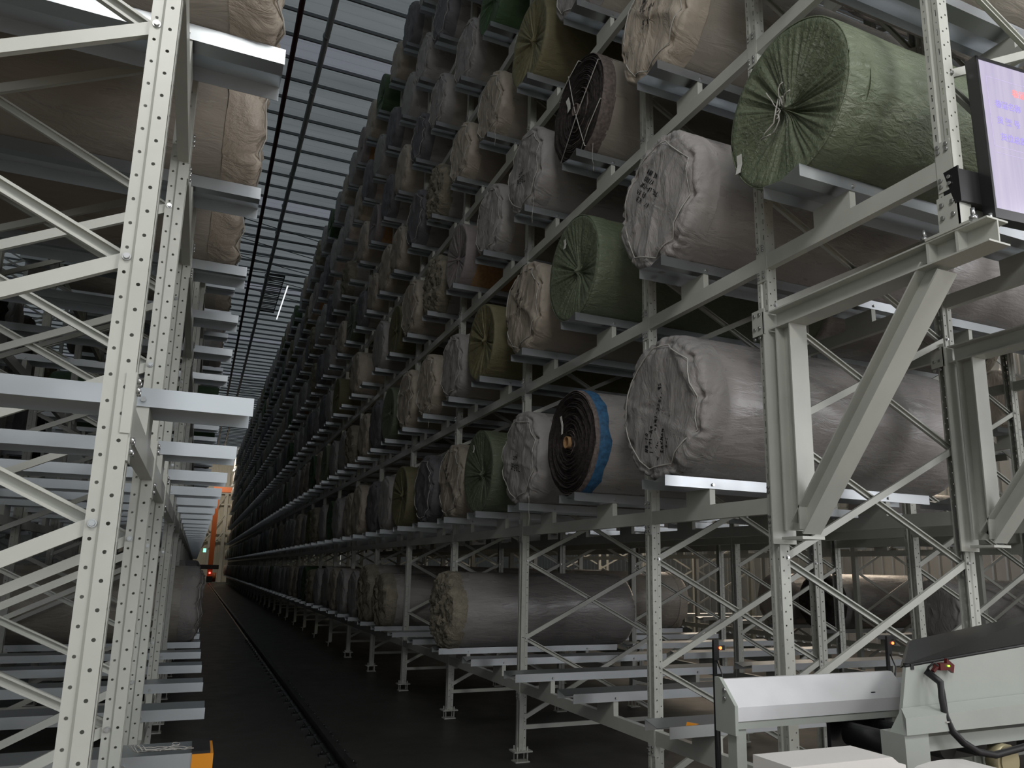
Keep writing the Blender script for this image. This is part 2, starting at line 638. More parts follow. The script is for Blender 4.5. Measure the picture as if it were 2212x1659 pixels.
PPATH = [(.073, -.024), (.073, -.034), (.045, -.034), (.038, -.0415), (0, -.0415), (0, -.014), (.007, -.008), (.007, .008), (0, .014), (0, .0415), (.038, .0415), (.045, .034), (.073, .034), (.073, .024)]


def post_mesh(h, sg, z0=0.0, full=True, name='post'):
    mb = MB()
    if full:
        inner = offset_path(PPATH, -.0022 if True else 0)
        poly = [tuple(p) for p in PPATH] + [tuple(p) for p in inner][::-1]
        n = len(PPATH)
        mi = []
        for i in range(len(poly)):
            a, b = poly[i], poly[(i + 1) % len(poly)]
            dx, dy = abs(a[0] - b[0]), abs(a[1] - b[1])
            if dx > .02 and dy < .001:
                mi.append(1)
            elif dy > .02 and dx < .001 and min(a[0], b[0]) < .004:
                mi.append(2)
            else:
                mi.append(0)
        poly = [(sg * p[0], p[1]) for p in poly]
        mb.prism(poly, 'z', z0, h, mi)
    else:
        mb.prism([(0, -.0415), (sg * .073, -.034), (sg * .073, .034), (0, .0415)], 'z', z0, h, [1, 0, 1, 2])
    return mb.mesh(name, [M_PAINT, M_FLANGE, M_WEB])


def bolt_mesh():
    mb = MB()
    mb.tube([(0, 0, 0), (0, -.004, 0)], .011, 12)
    mb.tube([(0, -.004, 0), (0, -.011, 0)], [.0085, .0075], 8)
    return mb.mesh('bolt', M_BOLT)


BOLT = bolt_mesh()
BW, BD = .019, .018   # half width and depth of a brace channel


def brace_mb(mb, p0, p1, y0, opn):
    a, b = Vector(p0), Vector(p1)
    d = (b - a).normalized()
    n = Vector((-d.z, 0, d.x))
    L = (b - a).length / 2
    c = (a + b) / 2
    th = .0013
    yb = y0 + (0 if opn > 0 else BD)
    mb.obox((c.x, yb, c.z), d * L, n * BW, (0, th, 0))
    for s_ in (-1, 1):
        mb.obox(Vector((c.x, y0 + BD / 2, c.z)) + n * s_ * (BW - th), d * L, n * th, (0, BD / 2, 0))
        if opn < 0:   # small return lips of the open side
            mb.obox(Vector((c.x, y0, c.z)) + n * s_ * (BW - .004), d * L, n * .004, (0, th, 0))


ZN = [.38 + .7150 * k for k in range(17)]


def brace_meshes(sg, D=DEP):
    xf, xr = sg * .052, sg * (D + .021)
    flat = MB(); brace_mb(flat, (xf, 0, 0), (xr, 0, .715 if sg > 0 else -.715), -.024, 1)
    opn = MB(); brace_mb(opn, (xf, 0, 0), (xr, 0, -.715 if sg > 0 else .715), .004, -1)
    hor = MB(); brace_mb(hor, (xf, 0, 0), (xr, 0, 0), -.02, 1)
    return flat.mesh('brace', M_PAINT), opn.mesh('brace', M_PAINT), hor.mesh('brace', M_PAINT)


BR = {1: brace_meshes(1), -1: brace_meshes(-1)}
PM = {(s_, z0): post_mesh(POST_H, s_, z0) for s_ in (1, -1) for z0 in (.1,)}
base = MB(); base.box((-.09, -.07, .088), (.09, .07, .10)); base.box((-.07, -.055, 0), (.07, .055, .010))
for sx in (-.05, .05):
    for sy in (-.04, .04):
        base.cyl((sx, sy, 0), 'z', .007, .135, 8)
BASE = base.mesh('base_plate', M_PAINT)


def far_frame_mesh(sg):
    mb = MB()
    for x0, s2 in ((0, sg), (sg * (DEP + .073), -sg)):
        mb.prism([(x0, -.0415), (x0 + s2 * .073, -.034), (x0 + s2 * .073, .034), (x0, .0415)][::s2], 'z', .1, POST_H)
        mb.box((x0 - .05, -.06, .09), (x0 + .05, .06, .10)); mb.cyl((x0, 0, 0), 'z', .012, .1, 6)
    for k in range(len(ZN) - 1):
        z0, z1 = ZN[k], ZN[k + 1]
        xf, xr = sg * .052, sg * (DEP + .021)
        for (za, zb, yv) in ((z0, z1, -.018), (z1, z0, .012)):
            a, b = Vector((xf, yv, za)), Vector((xr, yv, zb))
            d = (b - a).normalized()
            mb.obox((a + b) / 2, d * (b - a).length / 2, Vector((-d.z, 0, d.x)) * BW, (0, .006, 0))
    mb.obox((sg * .77, -.01, .30), (.7, 0, 0), (0, 0, BW), (0, .006, 0))
    return mb.mesh('upright_frame', M_PAINT)


FARF = {1: far_frame_mesh(1), -1: far_frame_mesh(-1)}


def near_frame(x, yk, sg, label, group):
    t = thing('upright_frame', label, 'rack frame', (x, yk, 0), group)
    link('post', PM[(sg, .1)], t, (0, 0, 0))
    link('post', PM[(-sg, .1)], t, (sg * (DEP + .073), 0, 0))
    link('base_plate', BASE, t, (sg * .036, 0, 0))
    link('base_plate', BASE, t, (sg * (DEP + .036), 0, 0))
    fl, op, ho = BR[sg]
    for k in range(16):
        if sg > 0:
            zf, zo = ZN[k], ZN[k + 1]
        else:
            zf, zo = ZN[k + 1], ZN[k]
        b1 = link('brace', fl, t, (0, 0, zf))
        link('brace', op, t, (0, 0, zo))
        link('bolt', BOLT, b1, (sg * .056, -.034, 0))
        link('bolt', BOLT, b1, (sg * (DEP + .017), -.034, .715 * (1 if sg > 0 else -1)))
    link('brace', ho, t, (0, 0, .30))
    return t


RACK = {'R': 'right rack', 'L': 'left rack', 'B': 'rear right rack', 'C': 'far right rack', 'K': 'rear left rack'}
for side, x, ys, sg in (('R', XR, R_FR, 1), ('L', XL, L_FR, -1)):
    for i, yk in enumerate(ys):
        lab = 'pale perforated steel upright frame of the %s, %s from the near end' % (RACK[side], ordw(i + 1))
        grp = 'upright frames of the ' + RACK[side]
        if i < 7:
            near_frame(x, yk, sg, lab, grp)
        else:
            thing('upright_frame', lab, 'rack frame', (x, yk, 0), grp, FARF[sg])
B_FR = R_FR[:11]
for i, yk in enumerate(B_FR):
    lab = 'perforated steel upright frame of the %s, %s from the near end' % (RACK['B'], ordw(i + 1))
    if i < 5:
        near_frame(X2, yk, -1, lab, 'upright frames of the ' + RACK['B'])
    else:
        thing('upright_frame', lab, 'rack frame', (X2, yk, 0), 'upright frames of the ' + RACK['B'], FARF[-1])
for i, yk in enumerate(R_FR[:9]):
    thing('upright_frame', 'plain steel upright frame of the %s, %s from the near end' % (RACK['C'], ordw(i + 1)), 'rack frame', (X3, yk + .4, 0), 'upright frames of the ' + RACK['C'], FARF[1])
XK = -2.35
for i, yk in enumerate(L_FR[:10]):
    thing('upright_frame', 'shadowed steel upright frame of the %s, %s from the near end' % (RACK['K'], ordw(i + 1)), 'rack frame', (XK - 1.0, yk + .3, 0), 'upright frames of the ' + RACK['K'], FARF[-1])

# ------------------------------------------------------------------ shelf beams


def beam_mesh(L, sg, name='rail'):
    mb = MB()
    h, d = .088, .045
    mb.prism([(0, -h), (sg * d, -h), (sg * d, 0), (0, 0)][::sg], 'y', 0, L)
    return mb


def plate_mesh(sg):
    mb = MB()
    mb.box((-sg * .005, -.036, -.16), (0, .036, .075))
    for z in (-.135, -.105, .03, .055):
        for yy in (-.02, .02):
            mb.tube([(-sg * .005, yy, z), (-sg * .014, yy, z)], .0085, 8, 1)
    mb.box((-sg * .004, -.045, -.09), (sg * .02, -.0425, .07)) 
    return mb.mesh('connector_plate', [M_PAINT, M_BOLT])


PLATE = {1: plate_mesh(1), -1: plate_mesh(-1)}
BM = {}


def beam(x, ya, yb, zt, sg, label, group, near):
    key = (round(yb - ya, 3), sg)
    if key not in BM:
        BM[key] = beam_mesh(yb - ya - 2 * PW, sg).mesh('rail', M_PAINT)
    if near:
        t = thing('shelf_beam', label, 'shelf beam', (x, ya + PW, zt), group)
        link('rail', BM[key], t)
        link('connector_plate', PLATE[sg], t, (0, -PW, 0))
        if near > 1:
            link('connector_plate', PLATE[sg], t, (0, yb - ya - PW, 0))
        return t
    return thing('shelf_beam', label, 'shelf beam', (x, ya + PW, zt), group, BM[key])


for side, x, ys, sg, nl in (('R', XR, [R_P] + R_FR, 1, 16), ('L', XL, L_FR, -1, 14)):
    for i in range(min(nl, len(ys) - 1)):
        for lv, z in enumerate(BT):
            if side == 'R' and i == 0 and lv < 2:
                continue
            lab = '%s-side shelf beam, %s level of the %s, %s bay from the near end'
            beam(x, ys[i], ys[i + 1], z, sg, lab % ('aisle', LEV[lv], RACK[side], ordw(i + 1)), 'aisle-side beams of the ' + RACK[side], 1 if i < 5 else 0)
            if i < 9:
                beam(x + sg * (DEP + .073), ys[i], ys[i + 1], z, -sg, lab % ('rear', LEV[lv], RACK[side], ordw(i + 1)), 'rear beams of the ' + RACK[side], 0)
    # the beams that run on into the dark, too many and too small to tell apart
    mb = MB()
    for i in range(nl, len(ys) - 1):
        for z in BT:
            mb.box((x, ys[i] + PW, z - .088), (x + sg * .045, ys[i + 1] - PW, z))
            mb.box((x + sg * (DEP + .028), ys[i] + PW, z - .088), (x + sg * (DEP + .073), ys[i + 1] - PW, z))
    props(link('shelf_beam_run', mb.mesh('shelf_beam_run', M_PAINT)), 'distant shelf beams of the %s fading into the dark end of the aisle' % RACK[side], 'shelf beam', None, 'stuff')
for i in range(len(B_FR) - 1):
    for lv, z in enumerate(BT[:5]):
        beam(X2, B_FR[i], B_FR[i + 1], z, -1, 'outer shelf beam, %s level of the %s, %s bay from the near end' % (LEV[lv], RACK['B'], ordw(i + 1)), 'outer beams of the ' + RACK['B'], 0)
        beam(X2 - DEP - .073, B_FR[i], B_FR[i + 1], z, 1, 'inner shelf beam, %s level of the %s, %s bay from the near end' % (LEV[lv], RACK['B'], ordw(i + 1)), 'inner beams of the ' + RACK['B'], 0)
for i in range(8):
    for lv, z in enumerate(BT[:4]):
        beam(X3, R_FR[i] + .4, R_FR[i + 1] + .4, z, 1, 'shelf beam, %s level of the %s, %s bay from the near end' % (LEV[lv], RACK['C'], ordw(i + 1)), 'beams of the ' + RACK['C'], 0)

# ------------------------------------------------------------------ roll trays
TL = 2.25     # tray length


def tray_profile():
    p = [(-.128, .098), (-.128, .163), (0, .134), (.128, .163), (.128, .098)]
    q = [(-.1262, .098), (-.1262, .1605), (0, .1315), (.1262, .1605), (.1262, .098)]
    return p + q[::-1]


def tray_meshes(sg):
    ch = MB(); ch.prism(tray_profile(), 'x', -.33 * sg, (TL - .33) * sg)
    bl = MB(); bl.box((0, -.122, 0), (sg * .04, .122, .0995))
    bl.box((sg * .001, -.1218, .0995), (sg * .039, -.118, .128))
    far = MB(); far.prism(tray_profile(), 'x', -.33 * sg, (TL - .33) * sg)
    far.box((0, -.122, 0), (sg * .04, .122, .0995), 1); far.box((sg * (DEP + .033), -.122, 0), (sg * (DEP + .073), .122, .0995), 1)
    return ch.mesh('channel', M_GALV), bl.mesh('support_block', M_PAINT), far.mesh('roll_tray', [M_GALV, M_PAINT])


TR = {1: tray_meshes(1), -1: tray_meshes(-1)}
HB = MB(); HB.tube([(0, 0, 0), (0, -.010, 0)], .010, 6)
HEX = HB.mesh('bolt', M_BOLT)


def tray(x, yc, zt, sg, label, group, near):
    ch, bl, far = TR[sg]
    if not near:
        return thing('roll_tray', label, 'roll tray', (x, yc, zt), group, far)
    t = thing('roll_tray', label, 'roll tray', (x, yc, zt), group)
    link('channel', ch, t)
    link('support_block', bl, t)
    link('support_block', bl, t, (sg * (DEP + .033), 0, 0))
    link('bolt', HEX, t, (sg * .02, -.128, .122))
    link('bolt', HEX, t, (sg * (DEP + .053), -.128, .122))
    return t


# which slots carry a roll --------------------------------------------------
RNG = random.Random(7)
KIND = {}
KIND.update({('R', 1, 2): 'green', ('R', 2, 2): None, ('R', 1, 1): None})
near_kinds = {   # (level, slot index) -> kind
    (1, 1): 'big1', (1, 2): 'coilblue', (1, 3): 'greyw', (1, 4): 'green2', (1, 5): 'tanw', (1, 6): 'darkgrey', (1, 7): 'olive', (1, 8): 'grey', (1, 9): 'darkgrey',
    (2, 0): 'greenbig', (2, 1): 'big2', (2, 2): 'green2', (2, 3): 'tanw', (2, 4): 'olive', (2, 5): 'grey', (2, 6): 'tan', (2, 7): 'tan', (2, 8): 'green2', (2, 9): 'darkgrey',
    (3, 0): 'grey', (3, 1): 'tanw', (3, 2): 'coil', (3, 3): 'greyw', (3, 4): 'grey', (3, 5): 'pink', (3, 6): 'crum', (3, 7): 'tan', (3, 8): 'olive', (3, 9): 'grey',
    (4, 0): 'grey', (4, 1): 'grey', (4, 2): 'grey', (4, 3): 'olive', (4, 4): 'tan', (4, 5): 'tan', (4, 6): 'crum', (4, 7): 'darkgrey', (4, 8): 'tan', (4, 9): 'tan',
    (5, 3): 'grey', (5, 4): 'dgreen', (5, 5): 'grey', (5, 6): 'grey', (5, 7): 'darkgrey', (5, 8): 'tan', (5, 9): 'darkgrey',
    (6, 6): 'darkgrey', (6, 7): 'grey', (6, 8): 'grey', (6, 9): 'darkgrey', (7, 7): 'grey', (7, 8): 'darkgrey', (7, 9): 'tan', (7, 10): 'dgreen',
    (0, 0): None, (0, 1): None, (0, 2): None, (0, 3): None, (0, 4): None, (0, 5): 'crum', (0, 6): None, (0, 7): None, (0, 8): 'crum', (0, 9): 'crum', (0, 10): 'grey'}
POOL = ['grey'] * 7 + ['darkgrey'] * 4 + ['tan'] * 4 + ['crum', 'dgreen', 'olive', 'green2', 'pink']
rolls = []   # (side, level, slot, x, y, z, sg, kind)
trays = []
for i, yc in enumerate(R_SL):
    for lv, z in enumerate(BT):
        if i == 0 and lv < 2:
            continue
        trays.append(('R', lv, i, XR, yc, z, 1))
        kd = near_kinds.get((lv, i), 'rnd')
        rp = RNG.choice(POOL)
        if kd == 'rnd':
            kd = rp if RNG.random() > .05 else None
        if kd:
            rolls.append(('R', lv, i, XR, yc, z, 1, kd))
lk = {(2, 0): 'tan', (2, 1): 'tan', (2, 2): 'tan', (3, 1): 'grey', (3, 3): 'tan', (0, 6): 'grey', (0, 8): 'darkgrey'}
for i, yc in enumerate(L_SL):
    for lv, z in enumerate(BT):
        trays.append(('L', lv, i, XL, yc, z, -1))
        kd = lk.get((lv, i))
        rp, q = RNG.choice(POOL), RNG.random()
        if kd is None and i > 6 and q < (.45 if lv != 1 else 0):
            kd = rp
        if kd:
            rolls.append(('L', lv, i, XL, yc, z, -1, kd))
B_SL = R_SL[1:20]
for i, yc in enumerate(B_SL):
    for lv, z in enumerate(BT[:5]):
        trays.append(('B', lv, i, X2, yc, z, -1))
        kd, q = RNG.choice(['grey', 'tan', 'grey', 'crum', 'coil', 'tan']), RNG.random()
        if (lv == 0 and i in (6, 8, 11)) or (lv in (1,) and i > 3 and q < .5) or (lv > 1 and q < .72):
            rolls.append(('B', lv, i, X2, yc, z, -1, kd))
for i, yc in enumerate(R_SL[1:11]):
    for lv, z in enumerate(BT[:3]):
        trays.append(('C', lv, i, X3, yc + .4, z, 1))
        if (lv == 0 and i in (1, 3, 5, 6)) or (lv == 1 and i in (1, 4)) or (lv == 2 and i % 3):
            rolls.append(('C', lv, i, X3, yc + .4, z, 1, RNG.choice(['grey', 'coil', 'tan'])))
for i, yc in enumerate(L_SL[:14]):
    for lv, z in enumerate(BT[:4]):
        q = RNG.random()
        kd = RNG.choice(['darkgrey', 'grey', 'crum', 'coil'])
        trays.append(('K', lv, i, XK - 1.0, yc + .3, z, -1))
        if q < .6 and lv > 0:
            rolls.append(('K', lv, i, XK - 1.0, yc + .3, z, -1, kd))


def rank(t):   # how large it shows
    d = sqrt((t[3]) ** 2 + t[4] ** 2)
    return d * (1.0 if t[0] in 'RL' else 1.5)


trays.sort(key=rank)
occupied = {(r[0], r[1], r[2]) for r in rolls}
for n, (side, lv, i, x, yc, z, sg) in enumerate(trays[:300]):
    st = 'galvanised roll tray under a wrapped roll' if (side, lv, i) in occupied else 'empty galvanised roll tray'
    tray(x, yc, z, sg, '%s, %s %s level, %s from the near end' % (st.replace('galvanised roll tray under a wrapped roll', 'loaded roll tray'), RACK[side], LEV[lv], ordw(i + 1)), 'roll trays of the ' + RACK[side], n < 110)


def merged(name, base_me, items):
    """one object for the far, uncountable rest"""
    import numpy as np
    out_v, out_f, out_m, off = [], [], [], 0
    cache = {}
    for (me, loc) in items:
        if me.name not in cache:
            co = np.empty(len(me.vertices) * 3); me.vertices.foreach_get('co', co)
            cache[me.name] = (co.reshape(-1, 3), [list(p.vertices) for p in me.polygons], [p.material_index for p in me.polygons])
        co, fs, mi = cache[me.name]
        out_v += [tuple(q) for q in (co + np.array(loc))]
        out_f += [[k + off for k in f] for f in fs]
        out_m.append((me, mi))
        off += len(co)
    mats, idx, mil = [], {}, []
    for me, mi in out_m:
        mp = []
        for m in me.materials:
            if m.name not in idx:
                idx[m.name] = len(mats); mats.append(m)
            mp.append(idx[m.name])
        mil += [mp[k] for k in mi]
    me = bpy.data.meshes.new(name)
    me.from_pydata(out_v, [], out_f)
    for m in mats:
        me.materials.append(m)
    me.polygons.foreach_set('material_index', mil)
    me.polygons.foreach_set('use_smooth', [True] * len(mil) if 'roll_' not in name else [False] * len(mil))
    return link(name, me)


rest = trays[300:]
if rest:
    o = merged('roll_tray_rows', None, [(TR[t[6]][2], (t[3], t[4], t[5])) for t in rest])
    props(o, 'rows of small distant roll trays fading into the dark aisle', 'roll tray', None, 'stuff')

# ------------------------------------------------------------------ carpet rolls
RR, RL = .44, 2.32


def nz(a, b, c=0.0):
    return noise.noise(Vector((a, b, c)))


def wrap_body(R, L, seed, n=64, nx=14, sag=.006, x0=.13):
    mb = MB()
    xs = [x0 + (L - .12 - x0) * i / nx for i in range(nx + 1)]
    rings = [(x, 1.0) for x in xs] + [(L - .06, .985), (L - .02, .94), (L, .85), (L + .01, .5), (L + .01, .02)]
    vs = []
    for (x, q) in rings:
        for k in range(n):
            th = 2 * pi * k / n
            d = sag * nz(cos(th) * 1.6 + seed, sin(th) * 1.6, x * 1.4) + .35 * sag * nz(cos(th) * 6, sin(th) * 6 + seed, x * 2)
            r = R * q + d * (1 if q > .9 else .5)
            vs.append((x, r * cos(th), R + r * sin(th)))
    N = len(rings)
    mb.add(vs, [[i * n + k, (i + 1) * n + k, (i + 1) * n + (k + 1) % n, i * n + (k + 1) % n] for i in range(N - 1) for k in range(n)], 0, True)
    return mb


class End:
    """front end cover of a roll: polar sheet with a displacement"""
    def __init__(s, kind, R, seed, n=96, K=9):
        s.kind, s.R, s.seed, s.n = kind, R, seed, n
        g = random.Random(seed)
        s.knots = sorted((2 * pi * (i + g.uniform(-.28, .28)) / K) for i in range(K))
        s.rc = .88
        s.cy, s.cz = (g.uniform(-.04, .04), g.uniform(-.05, .03))
        s.fold = []
        for i in range(9):
            t = g.uniform(.1, 2.6)
            s.fold.append((cos(t), sin(t), g.uniform(-.75, .75), g.uniform(.018, .05), g.uniform(.004, .013)))

    def rings(s):
        if s.kind == 'cord':
            return [(.17, 1.006), (.12, 1.008), (.07, 1.006), (.035, .997), (.014, .975), (.002, .945), (-.004, .915), (-.007, .885), (-.009, .86), (-.010, .83), (-.011, .80), (-.012, .74), (-.014, .66), (-.014, .55), (-.014, .42), (-.012, .28), (-.01, .14), (-.01, .01)]
        if s.kind == 'pleat':
            return [(.16, 1.006), (.10, 1.008), (.04, 1.006), (.012, .995), (.0, .972), (.0, .93), (.004, .86), (.008, .78), (.012, .69), (.016, .6), (.020, .51), (.026, .42), (.032, .33), (.040, .25), (.046, .18), (.046, .12), (.036, .07), (.020, .035), (.0, .012)]
        return [(.17, 1.008), (.11, 1.015), (.06, 1.02), (.02, .99), (-.01, .95), (-.02, .89), (-.025, .8), (-.03, .7), (-.03, .6), (-.03, .48), (-.03, .36), (-.03, .24), (-.02, .12), (0, .02)]

    def pos(s, x, q, th):
        R, sd = s.R, s.seed
        dx = dr = 0.0
        cx, sy = cos(th), sin(th)
        if s.kind == 'cord':
            for kth in s.knots:
                d = (th - kth + pi) % (2 * pi) - pi
                e = math.exp(-((q - s.rc) / .07) ** 2)
                a = math.exp(-(d / .10) ** 2)
                dx += .050 * e * a
                # folds fanning out of each knot towards the shoulder
                if q > s.rc - .06:
                    w_ = math.exp(-(d / .22) ** 2) * min(1, (q - s.rc + .06) / .08) * max(0, 1 - max(0, .17 - .0 if q > 1.004 else 0) / .2)
                    dr += -.012 * w_ * (.5 + .5 * cos(d * 46)) * (1 if q < 1.004 else .5)
                    dx += .010 * w_ * cos(d * 46)
            gro = math.exp(-((q - s.rc - .01) / .025) ** 2)
            dx += .004 * gro
            dx += .016 * nz(cx * q * 2.2 + sd, sy * q * 2.2, 0) + .006 * abs(nz(cx * q * 5 + sd, sy * q * 5, 2))
            # diagonal soft drape folds in the flat part
            if q < .84:
                t = cx * q * .8 + sy * q * .6
                dx += .006 * sin(t * 13 + 3 * nz(cx * q * 2, sy * q * 2, sd)) * (1 - q * .6)
            dr += .020 * nz(cx * 3 + sd, sy * 3, x * 6) + .008 * nz(cx * 9 + sd, sy * 9, x * 14)
            f = s.fold
            if q < 1.0:
                # taut folds between the pinned points of the cover
                yy, zz = q * cx, q * sy
                for (a0, c0, o0, w0, h0) in f:
                    d = yy * a0 + zz * c0 - o0
                    dx -= h0 * math.exp(-(d / w0) ** 2) * min(1, (1.0 - q) * 8)
        elif s.kind == 'pleat':
            wgt = min(1, (1.0 - q) * 5) * (.35 + .65 * (1 - q)) if q < 1 else 0
            p = abs(nz(cx * 9 + sd, sy * 9, 0)) + .7 * abs(nz(cx * 21, sy * 21, sd)) + .45 * abs(nz(cx * 44, sy * 44, sd + 3))
            dx += .058 * (p - .35) * wgt * (1 if q > .1 else q / .1)
            dx += .008 * nz(cx * q * 2 + sd, sy * q * 2, 1)
        else:
            p = nz(cx * q * 5 + sd, sy * q * 3, 0) + .8 * abs(nz(cx * q * 11, sy * q * 4.5, sd)) + .5 * nz(cx * q * 24, sy * q * 9, sd)
            dx += .060 * p * (1 if q < .97 else .3)
            dr += .016 * nz(cx * 7 + sd, sy * 7, x * 9)
        if q > .99:
            dr *= max(0, min(1, (.13 - x) / .07))
        r = R * q + dr
        k = max(0, 1 - q)
        return (x + dx, r * cx + s.cy * k, R + r * sy + s.cz * k)

    def mesh(s, m):
        mb = MB()
        rg = s.rings()
        if s.kind != 'pleat' and s.n > 48:     # refine
            rr = []
            for a, b in zip(rg, rg[1:]):
                rr += [a, ((a[0] + b[0]) / 2, (a[1] + b[1]) / 2)]
            rg = rr + [rg[-1]]
        n = s.n
        vs = [s.pos(x, q, 2 * pi * k / n) for (x, q) in rg for k in range(n)]
        mb.add(vs, [[i * n + k, i * n + (k + 1) % n, (i + 1) * n + (k + 1) % n, (i + 1) * n + k] for i in range(len(rg) - 1) for k in range(n)], 0, True)
        mb.add([vs[(len(rg) - 1) * n + k] for k in range(n)], [list(range(n))], 0, True)
        return mb.mesh('end_cover', m)

    def surf(s, yy, zz):
        """x of the cover at (y, z) measured from the roll axis"""
        q = sqrt(yy * yy + zz * zz) / s.R
        th = math.atan2(zz, yy)
        rg = s.rings()
        x = rg[-1][0]
        for a, b in zip(rg, rg[1:]):
            if b[1] <= q <= a[1]:
                t = (q - a[1]) / (b[1] - a[1] + 1e-9)
                x = a[0] + (b[0] - a[0]) * t
                break
        return s.pos(x, q, th)[0]

    def cord(s):
        mb = MB()
        P = [Vector(s.pos(-.006, s.rc, k)) + Vector((-.006, 0, 0)) for k in s.knots]
        path = []
        for i in range(len(P)):
            a, b = P[i], P[(i + 1) % len(P)]
            for t in (0, .33, .66):
                p = a.lerp(b, t)
                yy, zz = p.y, p.z - s.R
                xs = min(s.surf(yy * k, zz * k) for k in (.94, .97, 1.0, 1.03))
                path.append((min(p.x, xs - .006) if t else xs - .005, p.y, p.z))
        mb.tube(path, .0042, 6, closed=True)
        return mb.mesh('drawstring', M_CORD)


GLY = {'0': [[(.5, 1), (.1, .6), (.2, .1), (.6, 0), (.8, .5), (.5, 1)]], '1': [[(.3, .8), (.5, 1), (.45, 0)]], '2': [[(.1, .8), (.5, 1), (.8, .7), (.1, 0), (.8, .05)]],
       '3': [[(.1, .9), (.6, 1), (.7, .7), (.3, .5), (.8, .3), (.4, 0), (.1, .1)]], '4': [[(.6, 0), (.6, 1), (.1, .4), (.8, .4)]], '5': [[(.8, 1), (.2, 1), (.2, .6), (.7, .5), (.6, .1), (.1, 0)]],
       '6': [[(.7, 1), (.2, .5), (.3, 0), (.7, .2), (.5, .5), (.2, .4)]], '7': [[(.1, 1), (.8, 1), (.3, 0)]], '8': [[(.5, .5), (.1, .8), (.5, 1), (.8, .8), (.2, .2), (.5, 0), (.8, .2), (.5, .5)]],
       '9': [[(.7, .7), (.3, .6), (.3, 1), (.7, .9), (.5, 0)]], '-': [[(.1, .5), (.8, .55)]], '%': [[(.1, 0), (.8, 1)], [(.15, .9), (.3, .8)], [(.6, .2), (.8, .1)]],
       'K': [[(.2, 1), (.2, 0)], [(.8, 1), (.2, .5), (.8, 0)]], 'A': [[(0, 0), (.4, 1), (.8, 0)], [(.2, .4), (.6, .4)]], 'R': [[(.1, 0), (.2, 1), (.7, .8), (.2, .5), (.8, 0)]], 'M': [[(0, 0), (.2, 1), (.4, .4), (.7, 1), (.9, 0)]],
       'C': [[(.8, .9), (.2, .8), (.1, .2), (.8, .1)]], 'N': [[(.1, 0), (.1, 1), (.7, 0), (.8, 1)]], 'E': [[(.7, 1), (.1, .9), (.1, .1), (.7, 0)], [(.1, .5), (.6, .5)]], 'X': [[(.1, 0), (.8, 1)], [(.1, 1), (.7, 0)]],
       '(': [[(.5, 1), (.3, .5), (.5, 0)]], ')': [[(.4, 1), (.6, .5), (.4, 0)]], 'L': [[(.2, 1), (.1, 0), (.7, .1)]], ' ': [], '/': [[(.1, 0), (.7, 1)]],
       '*': [[(0, .5), (.9, .55)], [(.2, 1), (.1, 0)], [(.5, 1), (.45, 0)], [(.8, .95), (.75, .05)], [(.1, .15), (.8, .2)]],
       '#': [[(.1, .9), (.8, .85), (.7, .2)], [(.4, 1), (.2, 0)], [(.1, .5), (.9, .5)], [(.5, .6), (.8, 0)]]}


def writing(end, lines, size, y0, z0, ang, seed, wd=.0058):
    """marker pen lines on the end cover; (y0, z0) from the roll axis, seen from the aisle"""
    g = random.Random(seed)
    mb = MB()
    ca, sa = cos(ang), sin(ang)
    for li, txt in enumerate(lines):
        cx = g.uniform(-.2, .2) * size
        for ch in txt:
            for st in GLY.get(ch, []):
                pp = [(cx + p[0] * size * .62 + g.uniform(-.08, .08) * size + .18 * p[1] * size, -li * size * 1.55 + p[1] * size + g.uniform(-.08, .08) * size) for p in st]
                prev = None
                for (a, b), (c, d) in zip(pp, pp[1:]):
                    for t in (0, .5, 1):
                        uu, vv = a + (c - a) * t, b + (d - b) * t
                        # the viewer stands on the -X side, so +u runs towards -Y
                        yy = y0 - (uu * ca - vv * sa)
                        zz = z0 + (uu * sa + vv * ca)
                        x = end.surf(yy, zz) - .004
                        cur = Vector((x, yy, end.R + zz))
                        if prev is not None and (cur - prev).length > 1e-5:
                            dd = (cur - prev).normalized()
                            nn = Vector((0, -dd.z, dd.y)).normalized() * wd * .5
                            mb.add([prev - nn, prev + nn, cur + nn + dd * .001, cur - nn + dd * .001], [(0, 1, 2, 3)])
                        prev = cur
                    prev = cur
            cx += size * .78
    return mb.mesh('marker_writing', M_INK)


def tag_mesh(y0, z0, w_, h_, tilt, x=-.012):
    mb = MB()
    ca, sa = cos(tilt), sin(tilt)
    P = [(-w_ / 2, -h_ / 2), (w_ / 2, -h_ / 2), (w_ / 2, 0), (w_ / 2, h_ / 2), (-w_ / 2, h_ / 2), (-w_ / 2, 0)]
    q = [(x + (.004 if i in (2, 5) else -.004), y0 + a * ca - b * sa, z0 + a * sa + b * ca) for i, (a, b) in enumerate(P)]
    q2 = [(p[0] + .002, p[1], p[2]) for p in q]
    mb.add(q + q2, [(0, 1, 2, 5), (5, 2, 3, 4), (11, 8, 7, 6), (10, 9, 8, 11), (0, 6, 7, 1), (3, 9, 10, 4), (1, 7, 8, 2), (2, 8, 9, 3), (4, 10, 11, 5), (5, 11, 6, 0)])
    return mb.mesh('paper_tag', M_PAPER)


